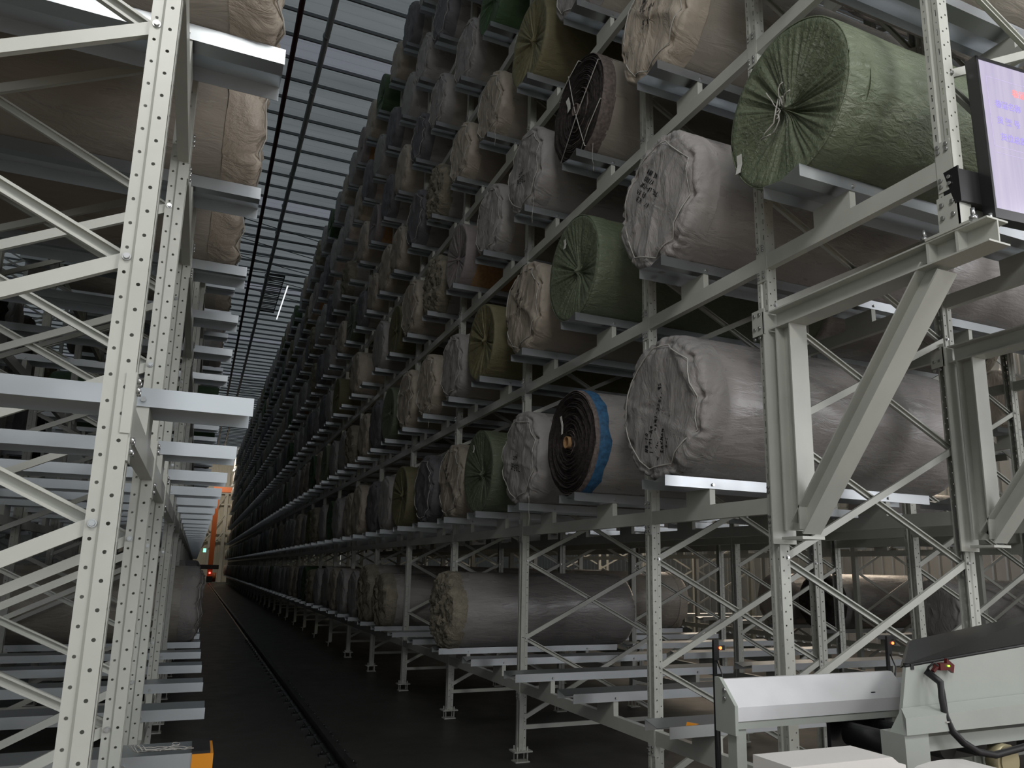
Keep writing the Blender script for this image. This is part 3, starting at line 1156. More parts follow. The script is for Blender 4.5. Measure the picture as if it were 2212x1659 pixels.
def coil_meshes(R, seed, band):
    g = random.Random(seed)
    mb = MB()
    n = 72
    rings = [(.10, 1.0, 1), (.02, 1.0, 1)]
    q = .995
    nl = 26
    for i in range(nl):
        q0 = .99 - (.99 - .14) * i / nl
        q1 = .99 - (.99 - .14) * (i + .72) / nl
        dx = g.uniform(-.020, .008)
        edge = 1 if (i < 2 or g.random() < .12) else 0
        rings += [(dx, q0 - .002, edge), (dx - .004, (q0 + q1) / 2, 0), (dx, q1, 0), (.022, q1 - .006, 0)]
    vs = []
    for (x, q, e) in rings:
        for k in range(n):
            th = 2 * pi * k / n
            wv = .006 * nz(cos(th) * 2 + seed, sin(th) * 2, q * 5) + .004 * nz(cos(th) * 9, sin(th) * 9, q * 30)
            r = R * q + wv * (1 if q < .99 else .3)
            vs.append((x + .012 * nz(cos(th) * 3, sin(th) * 3, q * 40 + seed), r * cos(th), R + r * sin(th)))
    mi = []
    fs = []
    for i in range(len(rings) - 1):
        for k in range(n):
            fs.append([i * n + k, i * n + (k + 1) % n, (i + 1) * n + (k + 1) % n, (i + 1) * n + k])
            mi.append(1 if rings[i][2] else 0)
    mb.add(vs, fs, mi, True)
    coil = mb.mesh('coiled_edge', [M_PILE, M_PILE2])
    core = MB()
    rc = R * .115
    core.tube([(-.045, 0, R), (.25, 0, R)], rc, 24, cap=False)
    core.tube([(-.045, 0, R), (.25, 0, R)], rc * .86, 24, cap=False)
    vs = []
    for k in range(24):
        th = 2 * pi * k / 24
        vs += [(-.045, rc * cos(th), R + rc * sin(th)), (-.045, .86 * rc * cos(th), R + .86 * rc * sin(th))]
    core.add(vs, [[2 * k, 2 * ((k + 1) % 24), 2 * ((k + 1) % 24) + 1, 2 * k + 1] for k in range(24)])
    core.add([(.2, rc * .86 * cos(2 * pi * k / 24), R + rc * .86 * sin(2 * pi * k / 24)) for k in range(24)], [list(range(24))], 0)
    corem = core.mesh('core_tube', M_CARD if band else M_PILE2)
    bm_ = None
    if band:
        b = MB()
        vs = []
        for x, q in ((.02, .985), (.03, 1.012), (.11, 1.016)):
            for k in range(n):
                th = 2 * pi * k / n
                r = R * q
                xx = x + (.03 * nz(cos(th) * 3, sin(th) * 3, 4) + .008 * nz(cos(th) * 30, sin(th) * 30, 1) if x > .1 else 0)
                vs.append((xx, r * cos(th), R + r * sin(th)))
        b.add(vs, [[i * n + k, i * n + (k + 1) % n, (i + 1) * n + (k + 1) % n, (i + 1) * n + k] for i in range(2) for k in range(n)], 0, True)
        bm_ = b.mesh('backing_strip', M_BLUE)
    return coil, corem, bm_


def knot_mesh(cy_, cz_, R):
    """white string knot in the middle of a gathered end"""
    g = random.Random(3)
    mb = MB()
    for i in range(6):
        p = Vector((.0, cy_ + g.uniform(-.02, .02), R + cz_ + g.uniform(-.02, .02)))
        path = [p]
        d = Vector((g.uniform(-.5, -.1), g.uniform(-1, 1), g.uniform(-1, 1))).normalized()
        for k in range(7):
            d = (d + Vector((g.uniform(-.3, .3), g.uniform(-.8, .8), g.uniform(-.8, .8)))).normalized()
            q = path[-1] + d * .020
            q.x = min(max(q.x, -.05), .0)
            path.append(q)
        mb.tube(path, .0035, 5)
    path = [Vector((-.02, cy_, R + cz_ + .05)), Vector((-.03, cy_ + .01, R + cz_ - .01)), Vector((-.03, cy_ + .03, R + cz_ - .08)), Vector((-.03, cy_ + .10, R + cz_ - .10)), Vector((-.03, cy_ + .13, R + cz_ - .12)), Vector((-.03, cy_ + .06, R + cz_ - .13))]
    mb.tube(path, .004, 5)
    return mb.mesh('string_knot', M_CORD)


def hem_mesh(R):
    mb = MB()
    mb.tube([(.006, R * .992 * cos(2 * pi * k / 72), R + R * .992 * sin(2 * pi * k / 72)) for k in range(72)], .0045, 6, closed=True)
    return mb.mesh('hem', None or M_GREEN)


def thread_mesh(y0, R, ln, seed):
    g = random.Random(seed)
    mb = MB()
    p = Vector((.02, y0, R * .16 + .02))
    path = [p.copy()]
    for k in range(8):
        p = p + Vector((g.uniform(-.004, .004), g.uniform(-.008, .008), -ln / 8))
        path.append(p.copy())
    mb.tube(path, .002, 5)
    return mb.mesh('loose_thread', M_CORD)


# prototypes: list of (part name, mesh)
PROTO, FARM, DESC = {}, {}, {}


def proto(kind, body, parts, desc):
    PROTO.setdefault(kind, []).append([('wrap', body)] + parts)
    DESC[kind] = desc


def body(m, seed, n=64, x0=.13, sag=.006):
    return wrap_body(RR, RL, seed, n, x0=x0, sag=sag).mesh('wrap', m)


e = End('cord', RR, 11, 144, 10)
proto('big1', body(M_FILM, 1, 96), [('end_cover', e.mesh(M_CLGREY)), ('drawstring', e.cord()),
      ('marker_writing', writing(e, ['##-10', '1-71-A4', '100%(RAM)-37077*50', 'KAKMAN'], .032, .10, -.27, radians(84), 5)),
      ('marker_writing', writing(e, ['6-1'], .028, -.10, -.27, radians(80), 6)), ('marker_writing', writing(e, ['EXC'], .028, -.12, -.08, radians(80), 16)), ('marker_writing', writing(e, ['2'], .04, .02, -.32, radians(60), 7))], 'large grey-covered')
e = End('cord', RR, 23, 144, 9)
proto('big2', body(M_FILM, 2, 96), [('end_cover', e.mesh(M_CLGREY)), ('drawstring', e.cord()),
      ('marker_writing', writing(e, ['##*8 3M', 'NXXX/A', '8R57-0120/L', 'N0PE0', '6579 1/9'], .030, .08, .24, radians(-42), 8))], 'large silvery grey')
for sd in (31, 37):
    e = End('cord', RR, sd, 96, 9)
    proto('grey', body(M_FILM if sd == 31 else M_FILMB, sd), [('end_cover', e.mesh(M_CLGREY)), ('drawstring', e.cord())], 'grey-covered')
    e = End('cord', RR, sd + 2, 96, 8)
    proto('tan', body(M_FILMB, sd + 2), [('end_cover', e.mesh(M_CLTAN)), ('drawstring', e.cord())], 'tan-covered')
    e = End('cord', RR, sd + 3, 96, 10)
    proto('darkgrey', body(M_FILM, sd + 3), [('end_cover', e.mesh(M_CLDARK)), ('drawstring', e.cord())], 'dark grey')
e = End('cord', RR, 41, 96, 9)
proto('greyw', body(M_FILM, 41), [('end_cover', e.mesh(M_CLGREY)), ('drawstring', e.cord()), ('marker_writing', writing(e, ['#*8-12', '1R07-A', '1005-37', 'KARM', '6-2'], .03, .12, -.1, radians(78), 9))], 'grey lettered')
e = End('cord', RR, 43, 96, 9)
proto('tanw', body(M_FILMB, 43), [('end_cover', e.mesh(M_CLTAN)), ('drawstring', e.cord()), ('marker_writing', writing(e, ['#*8', '3XRM', '47-AK08', '#-9', '57-4K'], .032, .10, .18, radians(-8), 10))], 'tan lettered')
e = End('pleat', RR, 51, 240)
proto('greenbig', wrap_body(RR, RL, 5, 96, 40, .016).mesh('wrap', M_GREEN), [('end_cover', e.mesh(M_GREEN)), ('hem', hem_mesh(RR)), ('string_knot', knot_mesh(e.cy, e.cz, RR)), ('paper_tag', tag_mesh(.36, RR - .16, .04, .11, radians(8)))], 'bright green woven-wrapped')
e = End('pleat', RR, 53, 180)
proto('green2', body(M_GREEN, 6), [('end_cover', e.mesh(M_GREEN)), ('hem', hem_mesh(RR)), ('paper_tag', tag_mesh(.12, RR + .26, .035, .08, radians(4)))], 'green pleated')
e = End('pleat', RR, 57, 160)
proto('olive', body(M_OLIVE, 7), [('end_cover', e.mesh(M_OLIVE))], 'olive pleated')
e = End('pleat', RR, 59, 120)
proto('dgreen', body(M_DGREEN, 8), [('end_cover', e.mesh(M_DGREEN))], 'dark green pleated')
e = End('pleat', RR, 61, 160)
proto('pink', body(M_CARD, 9), [('end_cover', e.mesh(M_PINK))], 'grey-violet pleated')
e = End('crum', RR, 67, 120)
proto('crum', body(M_FILM, 10, sag=.012), [('end_cover', e.mesh(M_CLCRUM))], 'crumpled khaki-ended')
c1, c2, c3 = coil_meshes(RR, 5, True)
proto('coilblue', body(M_FILM, 12, 72, .09), [('coiled_edge', c1), ('core_tube', c2), ('backing_strip', c3), ('paper_tag', tag_mesh(.10, RR + .16, .03, .16, radians(-10), -.035))], 'open-ended dark coiled')
c1, c2, c3 = coil_meshes(RR, 8, False)
cm = MB()
for a0, a1 in ((70, -110), (150, -50), (200, -100), (95, 40)):
    p0 = Vector((-.03, RR * .97 * cos(radians(a0)), RR + RR * .97 * sin(radians(a0))))
    p1 = Vector((-.03, RR * .97 * cos(radians(a1)), RR + RR * .97 * sin(radians(a1))))
    cm.tube([p0 + Vector((.07, 0, 0)), p0, p0.lerp(p1, .5) + Vector((-.01, .01, 0)), p1, p1 + Vector((.07, 0, 0))], .004, 6)
proto('coil', body(M_FILMB, 13, 72, .09), [('coiled_edge', c1), ('core_tube', c2), ('tie_string', cm.mesh('tie_string', M_CORD)), ('paper_tag', tag_mesh(.13, RR + .12, .05, .13, radians(-14), -.035))], 'open-ended dark coiled')

# light single-mesh versions for the far ones
COVER = {'grey': (M_FILM, M_CLGREY, 'cord'), 'tan': (M_FILMB, M_CLTAN, 'cord'), 'darkgrey': (M_FILM, M_CLDARK, 'cord'), 'olive': (M_OLIVE, M_OLIVE, 'pleat'), 'dgreen': (M_DGREEN, M_DGREEN, 'pleat'),
         'green2': (M_GREEN, M_GREEN, 'pleat'), 'pink': (M_CARD, M_PINK, 'pleat'), 'crum': (M_FILM, M_CLCRUM, 'crum'), 'coil': (M_FILM, M_PILE, 'crum')}
for kd, (mbod, mcov, ek) in COVER.items():
    FARM[kd] = {}
    for lod, n in ((0, 40), (1, 16)):
        e = End(ek, RR, 71 + len(FARM), n, 8)
        mb = wrap_body(RR, RL, 3, n, 3 if lod == 0 else 1)
        rg = e.rings()[::2 if lod else 1]
        vs = [e.pos(x, q, 2 * pi * k / n) for (x, q) in rg for k in range(n)]
        mb.add(vs, [[i * n + k, i * n + (k + 1) % n, (i + 1) * n + (k + 1) % n, (i + 1) * n + k] for i in range(len(rg) - 1) for k in range(n)], 1, True)
        for sg in (1, -1):
            m2 = MB(); m2.v = [(sg * v[0], v[1], v[2]) for v in mb.v]; m2.f = mb.f; m2.mi = mb.mi; m2.sm = mb.sm
            FARM[kd][(lod, sg)] = m2.mesh('carpet_roll', [mbod, mcov])

rolls.sort(key=rank)
spec_scale = {'big1': 1.05, 'big2': 1.04, 'greenbig': .97, 'coilblue': .93, 'coil': 1.04, 'greyw': .97, 'tanw': 1.0, 'green2': .98}
ro_rest = []
for n, (side, lv, i, x, yc, z, sg, kd) in enumerate(rolls):
    g = random.Random(n * 13 + 5)
    s_ = spec_scale.get(kd, g.uniform(.90, 1.05))
    if side == 'R' and lv == 3 and i == 5:
        s_ = .93
    xo = -sg * (.33 - .075 + g.uniform(-.02, .05))       # front of the roll relative to the rack face
    # a round roll resting in the shallow V of its tray
    zc = z + .134 + RR * s_ * 1.0265 - RR * s_ + .002
    lab = '%s carpet roll, %s %s level, %s from the near end' % (DESC[kd], RACK[side], LEV[lv], ordw(i + 1))
    grp = 'wrapped carpet rolls on the ' + RACK[side]
    if n >= 300:
        ro_rest.append((FARM[kd if kd in FARM else 'grey'][(1, sg)], (x + xo, yc, zc)))
        continue
    if n < 76 and (side != 'K'):
        t = thing('carpet_roll', lab, 'carpet roll', (x + xo, yc, zc), grp)
        t.scale = (1, s_, s_)
        if sg < 0:
            t.rotation_euler = (0, 0, pi)
        pl = PROTO[kd][g.randrange(len(PROTO[kd]))]
        for nm, me in pl:
            link(nm, me, t)
        if side == 'R' and (lv, i) in ((3, 3), (1, 3), (3, 2), (4, 4), (2, 6)):
            link('loose_thread', thread_mesh(-.2, RR, .28, i + lv), t)
    else:
        kk = kd if kd in FARM else 'grey'
        t = thing('carpet_roll', lab, 'carpet roll', (x + xo, yc, zc), grp, FARM[kk][(0, sg)])
        t.scale = (1, s_, s_)
if ro_rest:
    o = merged('carpet_roll_rows', None, ro_rest)
    for p in o.data.polygons:
        p.use_smooth = True
    props(o, 'mass of distant wrapped rolls at the dark far end of the racks', 'carpet roll', None, 'stuff')

# ------------------------------------------------------------------ cantilever bracket and hanging post at the near end


def ibeam(mb, a, b, up, w_, h_, t=.008):
    a, b, up = Vector(a), Vector(b), Vector(up).normalized()
    d = (b - a).normalized()
    up = (up - d * up.dot(d)).normalized()
    sd = d.cross(up)
    c = (a + b) / 2
    L = (b - a).length / 2
    mb.obox(c, d * L, sd * t / 2, up * (h_ / 2 - t))
    for s_ in (-1, 1):
        mb.obox(c + up * s_ * (h_ / 2 - t / 2), d * L, sd * w_ / 2, up * t / 2)


yA = R_FR[0] - PW
HANG = {s_: post_mesh(POST_H, s_, 3.205) for s_ in (1, -1)}
for nm, x in (('aisle side', XR), ('rear side', XR + DEP)):
    br = thing('cantilever_bracket', 'triangular grey-green cantilever bracket of welded beams, %s of the right rack' % nm, 'bracket', (x, yA, 0), 'cantilever brackets')
    mb = MB(); ibeam(mb, (.04, -.02, 3.125), (.04, -1.31, 3.125), (0, 0, 1), .13, .11)
    for yy in (-1.03, -1.17):
        mb.box((-.022, yy - .006, 3.078), (.10, yy + .006, 3.172))
    link('top_beam', mb.mesh('top_beam', M_PAINT), br)
    mb = MB(); ibeam(mb, (.04, -.12, 3.07), (.04, -.12, 1.95), (0, 1, 0), .12, .11)
    mb.box((-.05, -.008, 1.88), (.11, .0, 3.18))
    mb.box((-.05, -.015, 3.05), (-.044, .085, 3.20))
    mb.box((-.03, -.20, 1.90), (.12, -.05, 1.915))
    link('column', mb.mesh('column', M_PAINT), br)
    mb = MB(); ibeam(mb, (.04, -.15, 1.96), (.04, -1.03, 3.07), (0, -1, 1), .12, .11)
    link('strut', mb.mesh('strut', M_PAINT), br)
    for k, (yy, z) in enumerate([(.02, 3.03), (.06, 3.03), (.02, 3.09), (.06, 3.09), (.02, 3.17), (.06, 3.17)] + [(.015, z) for z in (1.95, 2.05, 2.15)]):
        b_ = MB(); b_.tube([(0, 0, 0), (-.010, 0, 0)], .009, 8)
        link('bolt', b_.mesh('bolt', M_BOLT), br, (-.05 if z > 3 else -.006, yy, z))
    for (dx, dy) in ((-.02, -1.02), (-.02, -1.25), (.09, -1.02), (.09, -1.25)):
        b_ = MB(); b_.cyl((0, 0, 0), 'z', .016, .016, 6); b_.cyl((0, 0, .016), 'z', .009, .035, 8)
        link('bolt', b_.mesh('bolt', M_BOLT), br, (dx, dy, 3.188))
t = thing('upright_frame', 'upright frame standing on the cantilever brackets, nearest of the right rack', 'rack frame', (XR, R_P, 0), 'upright frames of the right rack')
link('post', HANG[1], t)
link('post', HANG[-1], t, (DEP + .073, 0, 0))
mb = MB(); mb.box((-.03, -.105, 3.18), (.115, .105, 3.192)); mb.box((-.005, -.05, 3.192), (.0, .05, 3.36)); mb.box((-.005, -.05, 3.192), (.075, -.0425, 3.36))
fp = link('foot_plate', mb.mesh('foot_plate', M_PAINT), t)
link('foot_plate', mb.mesh('foot_plate', M_PAINT), t, (DEP + .0, 0, 0))
for (yy, z) in ((-.025, 3.26), (.025, 3.26), (-.025, 3.32), (.025, 3.32)):
    b_ = MB(); b_.tube([(0, 0, 0), (-.010, 0, 0)], .009, 8)
    link('bolt', b_.mesh('bolt', M_BOLT), t, (-.006, yy, z))
for k in range(4, 16):
    b1 = link('brace', BR[1][0], t, (0, 0, ZN[k]))
    link('brace', BR[1][1], t, (0, 0, ZN[k + 1]))
    link('bolt', BOLT, b1, (.056, -.034, 0))

# ------------------------------------------------------------------ display screen at the rack end
SC = Vector((2.985, 1.90, 3.27))
a_ = radians(-4)
sd = Vector((cos(a_), sin(a_), 0))
t = thing('display_screen', 'wall display with glowing pale violet page on black arm at rack end', 'screen', SC)
t.rotation_euler = (0, radians(-1), a_)
W_, H_ = 1.25, .73
mb = MB()
mb.box((0, 0, -.045), (W_, .05, H_))
mb.box((0, -.006, -.045), (W_, 0, .0)); mb.box((0, -.006, 0), (.012, 0, H_)); mb.box((0, -.006, H_ - .014), (W_, 0, H_)); mb.box((W_ - .012, -.006, 0), (W_, 0, H_))
link('bezel', mb.mesh('bezel', M_BLACKP), t)


def screen_mat():
    m = NT('screen_page')
    v = m.obj((9, 1, .6))
    n = m.noise(3, v, 3)
    c = m.ramp(n.outputs[0], [(.3, (.62, .56, .78)), (.7, (.74, .68, .86))])
    m.b.inputs['Base Color'].default_value = (.02, .02, .02, 1)
    m.b.inputs['Roughness'].default_value = .15
    m.l(c, m.b.inputs['Emission Color'])
    m.b.inputs['Emission Strength'].default_value = .75
    return m.m


mb = MB(); mb.box((.012, -.002, 0), (W_ - .012, 0, H_ - .014))
link('panel', mb.mesh('panel', screen_mat()), t)
mb = MB()
for (xa, za, xb, zb) in ((.05, .30, 1.1, .302), (.05, .30, .052, .64), (.05, .64, 1.1, .642), (.05, .27, 1.1, .272)):
    mb.box((xa, -.003, za), (xb, -.002, zb))
link('page_frame', mb.mesh('page_frame', glow('page_line', (.42, .36, .55), .5)), t)
M_TRED, M_TBLUE = glow('page_red_text', (.80, .22, .22), .6), glow('page_blue_text', (.30, .25, .60), .42)
for txt, x, z, sz, mm in (('巷道信息', .20, .575, .042, M_TRED), ('巷道名称', .085, .50, .040, M_TBLUE), ('货 架 号', .085, .42, .040, M_TBLUE), ('货位总数', .095, .34, .040, M_TBLUE)):
    cu_ = bpy.data.curves.new('page_text', 'FONT')
    cu_.body = txt
    cu_.size = sz
    cu_.extrude = .0004
    cu_.offset = .0006
    cu_.materials.append(mm)
    o = bpy.data.objects.new('text_source', cu_)
    COL.objects.link(o)
    dg = bpy.context.evaluated_depsgraph_get()
    me = bpy.data.meshes.new_from_object(o.evaluated_get(dg))
    bpy.data.objects.remove(o, do_unlink=True)
    link('page_text', me, t, (x, -.0032, z), (pi / 2, 0, 0))
mb = MB()
mb.box((-.12, .05, .04), (.35, .12, .19)); mb.box((-.125, .045, .035), (-.118, .125, .20))
link('mounting_arm', mb.mesh('mounting_arm', M_BLACKP), t)

# ------------------------------------------------------------------ transfer station below the bracket
t = thing('side_guide', 'bright zinc sloped guide rail on legs in front of the first right frame', 'guide rail', (0, 0, 0))
pf = [(2.35, 1.178), (2.35, 1.228), (2.435, 1.318), (2.455, 1.318), (2.455, 1.178)]
mb = MB()
mb.prism(pf[::-1], 'x', 1.90, 2.80)
link('channel', mb.mesh('channel', M_BRIGHT), t)
mb = MB(); mb.box((1.9, 2.354, 1.150), (2.8, 2.374, 1.178)); link('lower_lip', mb.mesh('lower_lip', M_GREYM), t)
mb = MB(); mb.prism([(2.345, 1.13), (2.345, 1.235), (2.43, 1.326), (2.46, 1.326), (2.46, 1.13)][::-1], 'x', 1.885, 1.899)
link('end_plate', mb.mesh('end_plate', M_GREYM), t)
for xx in (1.90, 2.70):
    mb = MB(); mb.box((xx, 2.36, 0), (xx + .045, 2.41, 1.175)); link('leg', mb.mesh('leg', M_GREYM), t)
for z in (1.255, 1.285):
    b_ = MB(); b_.tube([(1.885, 2.40, z), (1.878, 2.40, z)], .008, 8); link('bolt', b_.mesh('bolt', M_BOLT), t)
mb = MB(); mb.box((2.60, 2.367, 1.248), (2.622, 2.3695, 1.251)); mb.box((2.607, 2.369, 1.241), (2.629, 2.3715, 1.244))
link('scratch_mark', mb.mesh('scratch_mark', M_INK), t)

t = thing('transfer_machine', 'grey-green transfer machine with black belt bed at the lower right', 'machine', (0, 0, 0))
XE = 3.9


def plate(parent, name, poly, y0, y1, m):
    mb = MB(); mb.prism(poly[::-1], 'y', y0, y1)
    return link(name, mb.mesh(name, m), parent)


plate(t, 'side_panel', [(2.373, 1.398), (XE, 1.533), (XE, 1.29), (2.335, 1.235)], 2.0, 2.014, M_GREYM)
mb = MB()
mb.add([(2.33, 1.997, 1.262), (XE, 1.997, 1.31), (XE, 1.93, 1.29), (2.27, 1.93, 1.243), (2.27, 1.93, 1.188), (XE, 1.93, 1.20), (XE, 2.0, 1.20), (2.27, 2.0, 1.188)],
       [(0, 3, 2, 1), (3, 4, 5, 2), (4, 7, 6, 5), (0, 7, 4, 3)])
link('side_rail', mb.mesh('side_rail', M_GREYM), t)
plate(t, 'leg', [(2.27, 1.188), (2.385, 1.188), (2.40, .0), (2.30, .0)], 1.94, 2.04, M_GREYM)
plate(t, 'leg', [(3.40, 1.20), (3.50, 1.20), (3.50, .0), (3.40, .0)], 1.94, 2.04, M_GREYM)
plate(t, 'cross_rail', [(2.39, 1.168), (XE, 1.175), (XE, 1.135), (2.39, 1.118)], 1.97, 2.03, M_GREYM)
# black belt bed: two sloping wings meeting in a trough behind the panel
mb = MB()
zt = [(2.40, 1.404), (XE, 1.597)]
q = [(2.40, 2.03, 1.404), (XE, 2.03, 1.54), (XE, 2.33, 1.598), (2.80, 2.33, 1.455), (2.80, 2.345, 1.445), (XE, 2.345, 1.588), (XE, 2.05, 1.525), (2.40, 2.05, 1.39)]
mb.add(q, [(0, 1, 2, 3), (3, 2, 5, 4), (4, 5, 6, 7), (7, 6, 1, 0), (0, 3, 4, 7), (1, 6, 5, 2)])
link('belt_bed', mb.mesh('belt_bed', M_BLACKP), t)
mb = MB(); mb.box((2.395, 1.997, 1.39), (2.41, 2.03, 1.41)); mb.tube([(2.373, 2.006, 1.402), (XE, 2.006, 1.538)], .006, 6)
link('edge_trim', mb.mesh('edge_trim', M_BLACK), t)
mb = MB()
mb.tube([(2.46, 1.99, 1.385), (2.478, 1.95, 1.35), (2.475, 1.945, 1.30), (2.475, 1.94, 1.24), (2.49, 1.93, 1.19), (2.53, 1.92, 1.15), (2.60, 1.92, 1.115), (2.70, 1.93, 1.095), (2.95, 1.95, 1.11), (3.3, 1.97, 1.10)], .0125, 10)
mb.tube([(2.486, 1.96, 1.405), (2.468, 1.96, 1.418), (2.452, 1.97, 1.402), (2.458, 1.985, 1.385)], .004, 6)
link('cable', mb.mesh('cable', M_BLACK), t)
mb = MB(); mb.box((2.462, 1.925, 1.219), (2.49, 1.955, 1.223)); link('cable_tie', mb.mesh('cable_tie', M_CORD), t)
mb = MB()
mb.box((2.505, 1.965, 1.388), (2.55, 1.995, 1.412)); mb.obox((2.575, 1.985, 1.40), (.018, 0, -.012), (0, .006, 0), (.004, 0, .014))
mb.obox((2.49, 1.975, 1.395), (.014, 0, .010), (0, .006, 0), (-.003, 0, .004))
link('photo_sensor', mb.mesh('photo_sensor', mat('dark_red_plastic', (.10, .012, .012), .3)), t)
mb = MB(); mb.box((2.542, 1.960, 1.40), (2.548, 1.966, 1.406)); link('status_light', mb.mesh('status_light', glow('green_led', (.35, 1, .05), 3)), t)
mb = MB()
for i in range(6):
    x = 2.46 + .17 * i
    mb.tube([(x, 2.06, 1.10), (x, 2.06 + .3, 1.10)], .045, 16)
link('drive_roller', mb.mesh('drive_roller', M_BLACK), t)
mb = MB(); mb.tube([(2.80, 1.95, 1.06), (2.80, 2.0, 1.06)], .06, 20); mb.tube([(2.80, 1.945, 1.06), (2.80, 1.951, 1.06)], .045, 16)
link('motor_cap', mb.mesh('motor_cap', mat('brass_motor', (.45, .40, .25), .4, .5)), t)
mb = MB(); mb.box((2.40, 2.4, .95), (XE, 2.42, 1.25)); link('inner_panel', mb.mesh('inner_panel', M_BLACKP), t)

t = thing('guard_cover', 'white folded sheet cover at the bottom edge beside the trough leg', 'cover', (0, 0, 0))
mb = MB(); mb.prism([(1.60, 1.03), (1.605, 1.180), (2.00, 1.178), (2.025, 1.160), (2.055, 1.152), (2.065, 1.03)], 'y', 1.76, 1.92)
link('shell', mb.mesh('shell', M_WHITEP), t)
mb = MB(); mb.box((1.70, 1.80, 0), (1.76, 1.86, 1.05)); mb.box((1.92, 1.80, 0), (1.98, 1.86, 1.05)); link('stand', mb.mesh('stand', M_GREYM), t)
t = thing('motor_cover', 'rounded white plastic cover beneath the grey machine panel', 'cover', (0, 0, 0))
mb = MB(); mb.prism([(2.10, 1.02), (2.115, 1.115), (2.15, 1.132), (2.21, 1.140), (2.28, 1.142), (2.36, 1.136), (2.395, 1.120), (2.405, 1.02)], 'y', 1.62, 1.80)
link('shell', mb.mesh('shell', M_WHITEP), t)
mb = MB(); mb.box((2.15, 1.68, 0), (2.25, 1.74, 1.05)); link('stand', mb.mesh('stand', M_GREYM), t)

for k, (x, lab) in enumerate(((2.215, 'small photo sensor with red light on a thin post, left end of the trough'), (3.30, 'small photo sensor with red light on a thin post, behind the grey machine'))):
    t = thing('photo_sensor', lab, 'sensor', (x, 2.88, 0), 'photo sensors on thin posts')
    mb = MB(); mb.box((-.008, 0, 0), (.008, .012, 1.40)); link('stem', mb.mesh('stem', M_STEELDK), t)
    mb = MB(); mb.box((-.016, -.012, 1.33), (.012, 0, 1.42)); mb.box((.012, -.012, 1.375), (.045, -.004, 1.395)); link('housing', mb.mesh('housing', M_BLACKP), t)
    mb = MB(); mb.tube([(.018, -.018, 1.385), (.018, -.013, 1.385)], .007, 8); link('status_light', mb.mesh('status_light', glow('red_led', (1, .12, .03), 5)), t)
    mb = MB(); mb.tube([(.0, -.01, 1.33), (.02, -.02, 1.27), (-.004, -.02, 1.15), (.004, -.01, .95), (0, -.006, .6)], .004, 6); link('cable', mb.mesh('cable', M_BLACK), t)

# ------------------------------------------------------------------ small things on the trays
t = thing('end_cap', 'bright orange end cap on the tray at the bottom left', 'cap', (XL + .26, 4.07, BT[0]))
mb = MB(); mb.box((.0, -.136, .09), (.092, .136, .158)); link('shell', mb.mesh('shell', M_ORANGE), t)
mb = MB(); mb.box((.0, -.130, .158), (.078, .132, .17)); link('top_pad', mb.mesh('top_pad', M_BLACK), t)
g = random.Random(12)
mb = MB()
for i in range(9):
    x = -.22 + .29 * g.random() * .3
    p = Vector((x, g.uniform(-.02, .05), .178))
    path = [p]
    d = Vector((1, 0, 0))
    n = 16
    for k in range(n):
        if i > 3 and k > 8:
            d = Vector((cos(k * 1.1 + i), sin(k * 1.1 + i), 0))
        else:
            d = (d + Vector((.15, g.uniform(-.5, .5), 0))).normalized()
        p = p + d * .018
        p = Vector((min(p.x, .07), max(-.10, min(.10, p.y)), .145 + abs(p.y) * .23 + g.uniform(.004, .009)))
        path.append(p.copy())
    mb.tube(path, .0022, 4)
thing('thread_tangle', 'tangle of white thread lying on the tray beside the orange cap', 'thread', (XL + .20, 4.07, BT[0] + .004), me=mb.mesh('thread_tangle', M_CORD))
mb = MB(); mb.add([(0, 0, 0), (.06, -.015, .002), (.10, .01, .001), (.03, .03, .012), (.0, 0, .002), (.06, -.015, .004), (.10, .01, .003), (.03, .03, .014)], [(0, 1, 2, 3), (7, 6, 5, 4), (0, 4, 5, 1), (1, 5, 6, 2), (2, 6, 7, 3), (3, 7, 4, 0)])
thing('cardboard_scrap', 'small orange cardboard scrap on an empty lowest-level tray', 'scrap', (2.72, 3.83, BT[0] + .143), me=mb.mesh('cardboard_scrap', M_ORANGE))

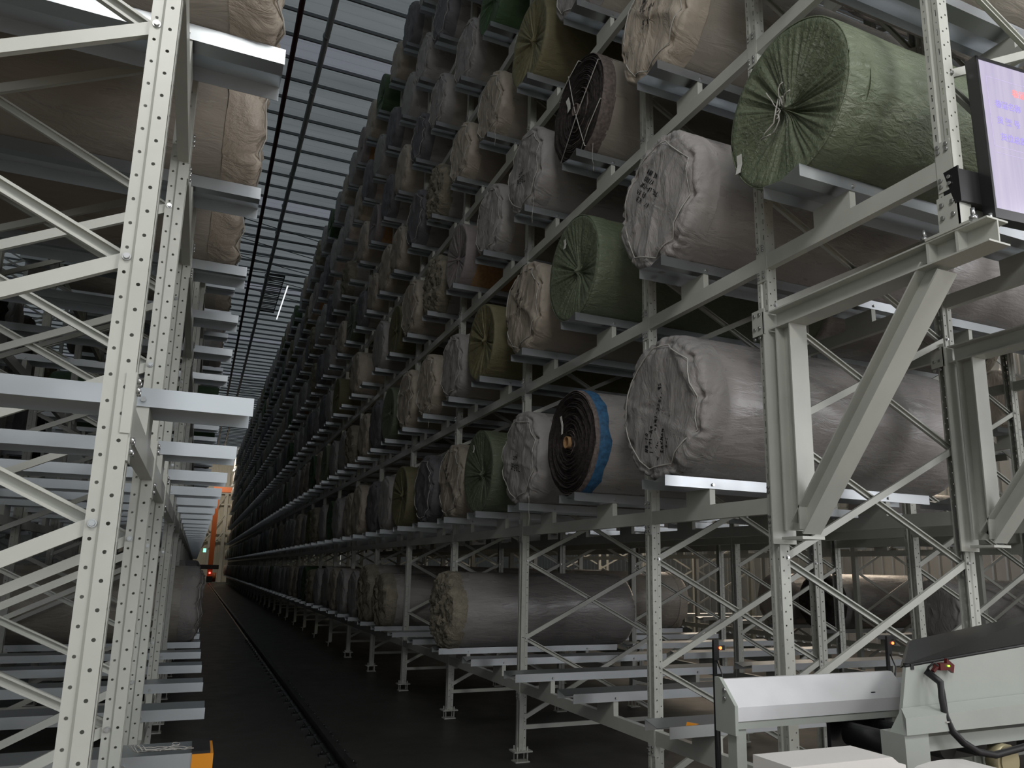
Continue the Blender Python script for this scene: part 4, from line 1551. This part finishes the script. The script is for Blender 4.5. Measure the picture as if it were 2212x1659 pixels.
# ------------------------------------------------------------------ stacker crane at the far end of the aisle
CX, CY = RX + .02, 77
t = thing('stacker_crane', 'orange-red stacker crane mast standing on the rail at the far end', 'crane', (CX, CY, 0))
mb = MB(); mb.box((-.22, -.15, .5), (.22, .15, 8.6)); link('mast', mb.mesh('mast', M_CRANE), t)
mb = MB(); mb.box((-.25, -.6, .16), (.25, .6, .7)); mb.box((-.9, -.18, 1.35), (.75, .1, 1.75)); link('carriage', mb.mesh('carriage', M_BLACKP), t)
mb = MB(); mb.box((-.35, -.2, 8.6), (1.3, .2, 9.1)); link('top_arm', mb.mesh('top_arm', M_CRANE), t)
mb = MB(); mb.tube([(.25, -.5, .62), (.55, -.5, .62)], .42, 20); link('cable_drum', mb.mesh('cable_drum', M_CRANE), t)
mb = MB(); mb.tube([(0, -.62, 1.0), (0, -.66, 1.0)], .09, 10); link('warning_light', mb.mesh('warning_light', glow('red_lamp', (1, .05, .04), 8)), t)
mb = MB(); mb.box((-.75, -.2, 2.9), (-.5, -.15, 3.25)); link('signal_light', mb.mesh('signal_light', glow('green_lamp', (.2, 1, .5), 2)), t)

# ------------------------------------------------------------------ roof ventilator and strip lamp above the right rack edge
t = thing('roof_ventilator', 'dark louvred ventilator panel in the roof left of the bright strip lamp', 'ventilator', (1.55, 28.3, ZROOF - .02))
mb = MB()
mb.box((0, 0, 0), (.60, .04, .06)); mb.box((0, 4.46, 0), (.60, 4.5, .06)); mb.box((0, 0, 0), (.03, 4.5, .06)); mb.box((.57, 0, 0), (.60, 4.5, .06))
link('frame', mb.mesh('frame', M_STEELDK), t)
mb = MB()
for k in range(22):
    mb.obox((.30, .12 + .2 * k, .04), (.27, 0, 0), (0, .10, .018), (0, -.001, .003))
link('louvre_panel', mb.mesh('louvre_panel', M_BLACKP), t)
t = thing('strip_lamp', 'thin bright strip lamp under the roof beside the dark ventilator', 'lamp', (2.30, 28.6, ZROOF - .22))
mb = MB(); mb.box((-.03, 0, .0), (.03, 4.4, .04)); mb.box((-.005, .5, .04), (.005, .52, .22)); mb.box((-.005, 3.9, .04), (.005, 3.92, .22))
link('housing', mb.mesh('housing', M_PAINT), t)
mb = MB(); mb.box((-.022, .02, -.012), (.022, 4.38, 0)); link('tube', mb.mesh('tube', glow('white_tube', (.9, .95, 1.0), 1.1)), t)
